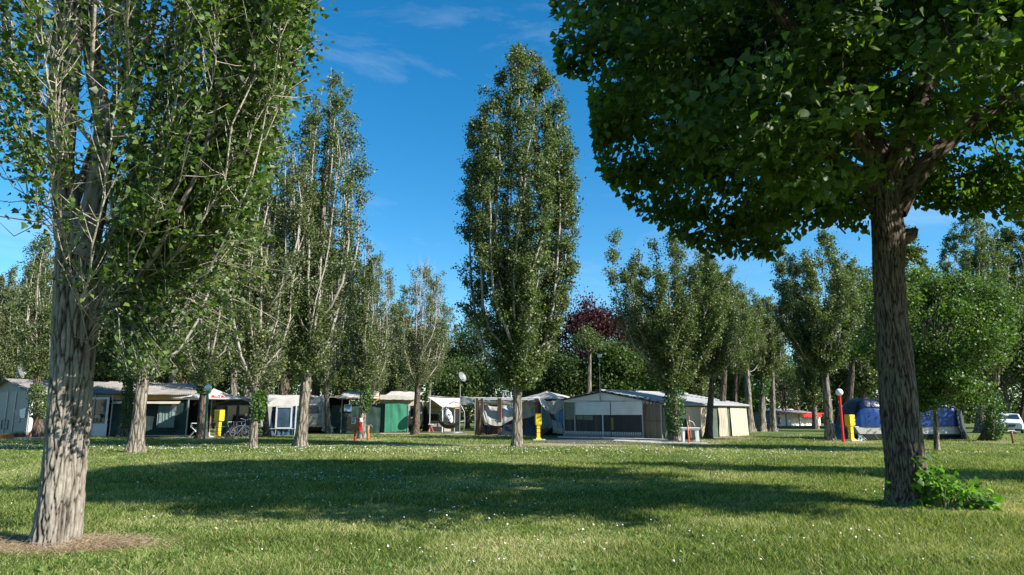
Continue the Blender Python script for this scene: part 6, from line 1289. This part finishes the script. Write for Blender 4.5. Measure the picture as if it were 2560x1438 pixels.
# ---- O: folding trailer under blue tarpaulin
f = Fac(2132, 1101, 2412, 1101); e = f.empty('covered_trailer_caravan', 'white folding trailer caravan under a humped blue tarpaulin', 'caravan'); L_ = f.L
u0, u1 = f.p(2136, 1076).x, f.p(2410, 1080).x; zl, zh = f.p(2250, 1086).z, f.p(2250, 1066).z
MB().prism([(u0, zh), (u0 + .25, zl), (u1 - .1, zl), (u1, (zl + zh) / 2), (u1, zh)], 0, 2.1).build('body', mat('trailer_white', (.40, .40, .37), .4, .06, 2, dirt=(.35, .34, .3), dirtamt=.4), e, bevel=.03)
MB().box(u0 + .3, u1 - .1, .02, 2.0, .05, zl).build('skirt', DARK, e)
for x in (2167, 2380): pbox(f, x, 1066, x + 6, 1068.5, -.03, -.002, 'marker_light', mat('amber', (.7, .2, .01), .3), e)
def hump(y_lo, y_hi, seed, m, name, k0, k1, off):
    n, K = 64, 18; vs = []; zb, zt = f.p(2270, y_lo).z, f.p(2270, y_hi).z
    for i in range(n + 1):
        s = i / n; u = f.p(2128, 1050).x + (f.p(2402, 1050).x - f.p(2128, 1050).x) * s; endp = (1 - max(0, (.16 - s) / .16) ** 2.2) * (1 - .9 * max(0, (s - .93) / .07) ** 2.5)
        for j in range(K + 1):
            a = math.pi * (k0 + (k1 - k0) * j / K); c_, s_ = math.cos(a), math.sin(a); sx = lambda q: math.copysign(abs(q) ** .55, q)
            z = zb + (zt - zb) * (.03 + abs(s_) ** .42 * endp * (.96 + .05 * math.sin(s * 9 + seed))); v = 1.05 - 1.12 * sx(c_) * (.82 + .18 * endp)
            w = .05 * mnoise.noise(Vector((s * 9, j * .35, seed))) + .035 * mnoise.noise(Vector((s * 30, j * .8 + s * 14, seed + 5)))
            vs.append((u, v - w - off, z + w * .6 + off * .6))
    return MB().add(vs, [(i * (K + 1) + j, (i + 1) * (K + 1) + j, (i + 1) * (K + 1) + j + 1, i * (K + 1) + j + 1) for i in range(n) for j in range(K)]).build(name, m, e, smooth=True)
hump(1068, 998, 1, mat('blue_tarp', (.004, .035, .17), .38, .2, 2, .35, 5, spec=.4), 'tarpaulin', 0.0, 1.0, 0)
hump(1068, 997, 1, mat('navy_tarp', (.004, .009, .035), .32, .3, 2, .4, 7, spec=.45), 'tarpaulin_cover', .13, .9, .05)
MB().sheet(f.p(2392, 1020, -.1), f.p(2403, 1026, .6), f.p(2420, 1098, .5), f.p(2402, 1098, -.4), 14, 20, .10, 3, folds=.05, seed=61).build('end_flap', mat('green_black_net', (.02, .03, .025), .6, .4, 3), e, smooth=True)
MB().tube([f.p(2175, 1072, -.05), f.p(2198, 1100, -.5)], .012, 5).tube([f.p(2197, 1080, .1), f.p(2197, 1100, .1)], .02, 6).build('support_leg', ALU, e); MB().tube([f.p(2412, 1080, .2), f.p(2424, 1100, -.5)], .015, 5).build('tent_rod', mat('tan_pole', (.3, .3, .2)), e)
MB().sheet(f.p(2144, 1086, -.3), f.p(2150, 1084, -.3), f.p(2168, 1100, -.5), f.p(2146, 1100, -.5), 10, 10, .08, 3).build('loose_sheet', mat('pale_green_film', (.16, .24, .2), .3, .4, 4), e)
t = thing('drawbar_cover', 'dark teal sheeting bundled over the drawbar behind the yellow pillar', 'cover', f.o, f.ang)
a = f.p(2088, 1085); b_ = f.p(2140, 1085); n, k, vs = 20, 10, []
for j in range(k + 1):
    for i in range(n + 1): u, v = i / n * 2 - 1, j / k * 2 - 1; vs.append((a.x + (b_.x - a.x) * (u + 1) / 2, v * .6 + 1.0, max(0.02, f.p(2120, 1070).z * (1 - abs(u * .8 - .2) ** 2) * (1 - abs(v) ** 3) * (1 + .4 * mnoise.noise(Vector((u * 3, v * 2, 3)))))))
MB().add(vs, [(j * (n + 1) + i, j * (n + 1) + i + 1, (j + 1) * (n + 1) + i + 1, (j + 1) * (n + 1) + i) for j in range(k) for i in range(n)]).build('cover', mat('teal_dark_sheet', (.02, .055, .07), .5, .3, 2), t, smooth=True)
g = G(2092, 1087); t = thing('blue_barrel', 'bright blue barrel behind the trunk with the flared root', 'barrel', g); MB().lathe([(.3, .0), (.36, .1), (.36, .3), (.38, .32), (.36, .34), (.36, .6), (.33, .7), (.01, .72)], n=20).build('body', mat('blue_plastic', (.01, .08, .45), .4), t); MB().lathe([(.06, .72), (.06, .76), (.001, .76)], n=12).build('cap', BLACKM, t)

# ---- P: the white van, nose towards us
g = G(2521, 1084); s = 64 / F * g.y / 1.9; Hs = top(2515, 1033, g.y) / 1.62
t = thing('white_van', 'white van seen from the front, parked between ivy and hedge', 'van', g, R(-36)); t.scale = (s, s, Hs)
VW = mat('white_car_paint', (.74, .75, .76), .25, .02, 3, spec=.6)
# body lofted from front outline stations (half width, z) along y (0 = nose)
st = [(0.0, [(.62, .30), (.84, .36), (.90, .55), (.88, .74), (.80, .84), (.0, .88)]), (.25, [(.80, .26), (.94, .36), (.96, .58), (.94, .80), (.86, .93), (0, .99)]), (.95, [(.84, .24), (.95, .36), (.97, .60), (.95, .86), (.88, 1.03), (0, 1.10)]),
      (1.05, [(.84, .24), (.95, .36), (.97, .60), (.95, .88), (.86, 1.08), (0, 1.13)]), (1.75, [(.84, .24), (.95, .36), (.97, .62), (.94, 1.05), (.74, 1.52), (0, 1.58)]), (2.2, [(.84, .24), (.95, .36), (.97, .62), (.94, 1.08), (.76, 1.56), (0, 1.62)]), (4.6, [(.84, .24), (.95, .36), (.96, .62), (.93, 1.06), (.76, 1.55), (0, 1.62)]), (4.9, [(.8, .30), (.9, .4), (.9, .62), (.87, 1.0), (.70, 1.46), (0, 1.5)])]
vs = []; fs = []; ring = 0
for y, hf in st:
    rg = [(x, y, z) for x, z in hf] + [(-x, y, z) for x, z in hf[-2::-1]]; ring = len(rg); vs += rg
for i in range(len(st) - 1): fs += [(i * ring + k, i * ring + (k + 1) % ring, (i + 1) * ring + (k + 1) % ring, (i + 1) * ring + k) for k in range(ring)]
fs += [tuple(range(ring - 1, -1, -1)), tuple(range((len(st) - 1) * ring, len(st) * ring))]
MB().add(vs, fs).build('body', VW, t, bevel=.03)
GL = mat('windscreen_glass', (.02, .03, .04), .06, .3, 2, spec=.9)
MB().slab([(.80, 1.10, 1.135), (-.80, 1.10, 1.135), (-.68, 1.70, 1.50), (.68, 1.70, 1.50)], -.03).build('windscreen', GL, t)
for sx_ in (-1, 1):
    MB().slab([(sx_ * .955, 1.5, 1.02), (sx_ * .955, 4.3, 1.06), (sx_ * .80, 4.3, 1.46), (sx_ * .83, 1.9, 1.42)], .02 * sx_).build('side_window', GL, t)
    MB().hexa([(sx_ * .60, -.03, .66), (sx_ * .86, .10, .66), (sx_ * .84, .14, .66), (sx_ * .60, .05, .66), (sx_ * .66, .0, .80), (sx_ * .90, .22, .86), (sx_ * .86, .24, .86), (sx_ * .64, .06, .80)]).build('headlight', mat('lamp_glass', (.45, .48, .5), .1, .3, 8, metal=.4), t)
    q = MB().tube([(sx_ * .93, 1.35, 1.1), (sx_ * 1.05, 1.32, 1.14)], .02, 6).box(min(sx_ * 1.02, sx_ * 1.2), max(sx_ * 1.02, sx_ * 1.2), 1.24, 1.34, 1.08, 1.27).build('wing_mirror', BLACKM, t, bevel=.02)
    for y in (.85, 3.9): w_ = MB().ring((0, 0, 0), .24, .10, 'y', 24, 8).build('wheel', RUBBER, t, smooth=True); w_.rotation_euler = (0, 0, R(90)); w_.location = (sx_ * .84, y, .32)
q = MB()
for z, hw in ((.70, .52), (.625, .47), (.55, .42)): q.box(-hw, hw, -.05, .02, z - .025, z + .025)
q.build('grille', BLACKM, t); MB().box(-.82, .82, -.03, .3, .22, .36).build('bumper_intake', BLACKM, t)
MB().box(-.26, .26, -.06, -.035, .38, .47).build('number_plate', WPLAS, t); MB().ring((0, -.06, .66), .05, .01, 'y', 16, 6).build('badge', ALU, t)
g = G(2544, 1086) + Vector((.3, 3, 0)); t = thing('sign_post', 'small white sign with a yellow mark on a post behind the van', 'sign', g); z = top(2543, 1032, g.y); w = 6 / F * g.y
MB().box(-.05, .05, 0, .06, 0, z).build('post', YEL, t); q = MB().box(-w, w, -.03, -.005, z - .13, z + .13).build('sign_plate', WPLAS, t); MB().prism([(w * .55 * math.cos(a), z + .07 * math.sin(a)) for a in [k * math.pi / 6 for k in range(12)]], -.036, -.031).build('sign_mark', YEL, q)
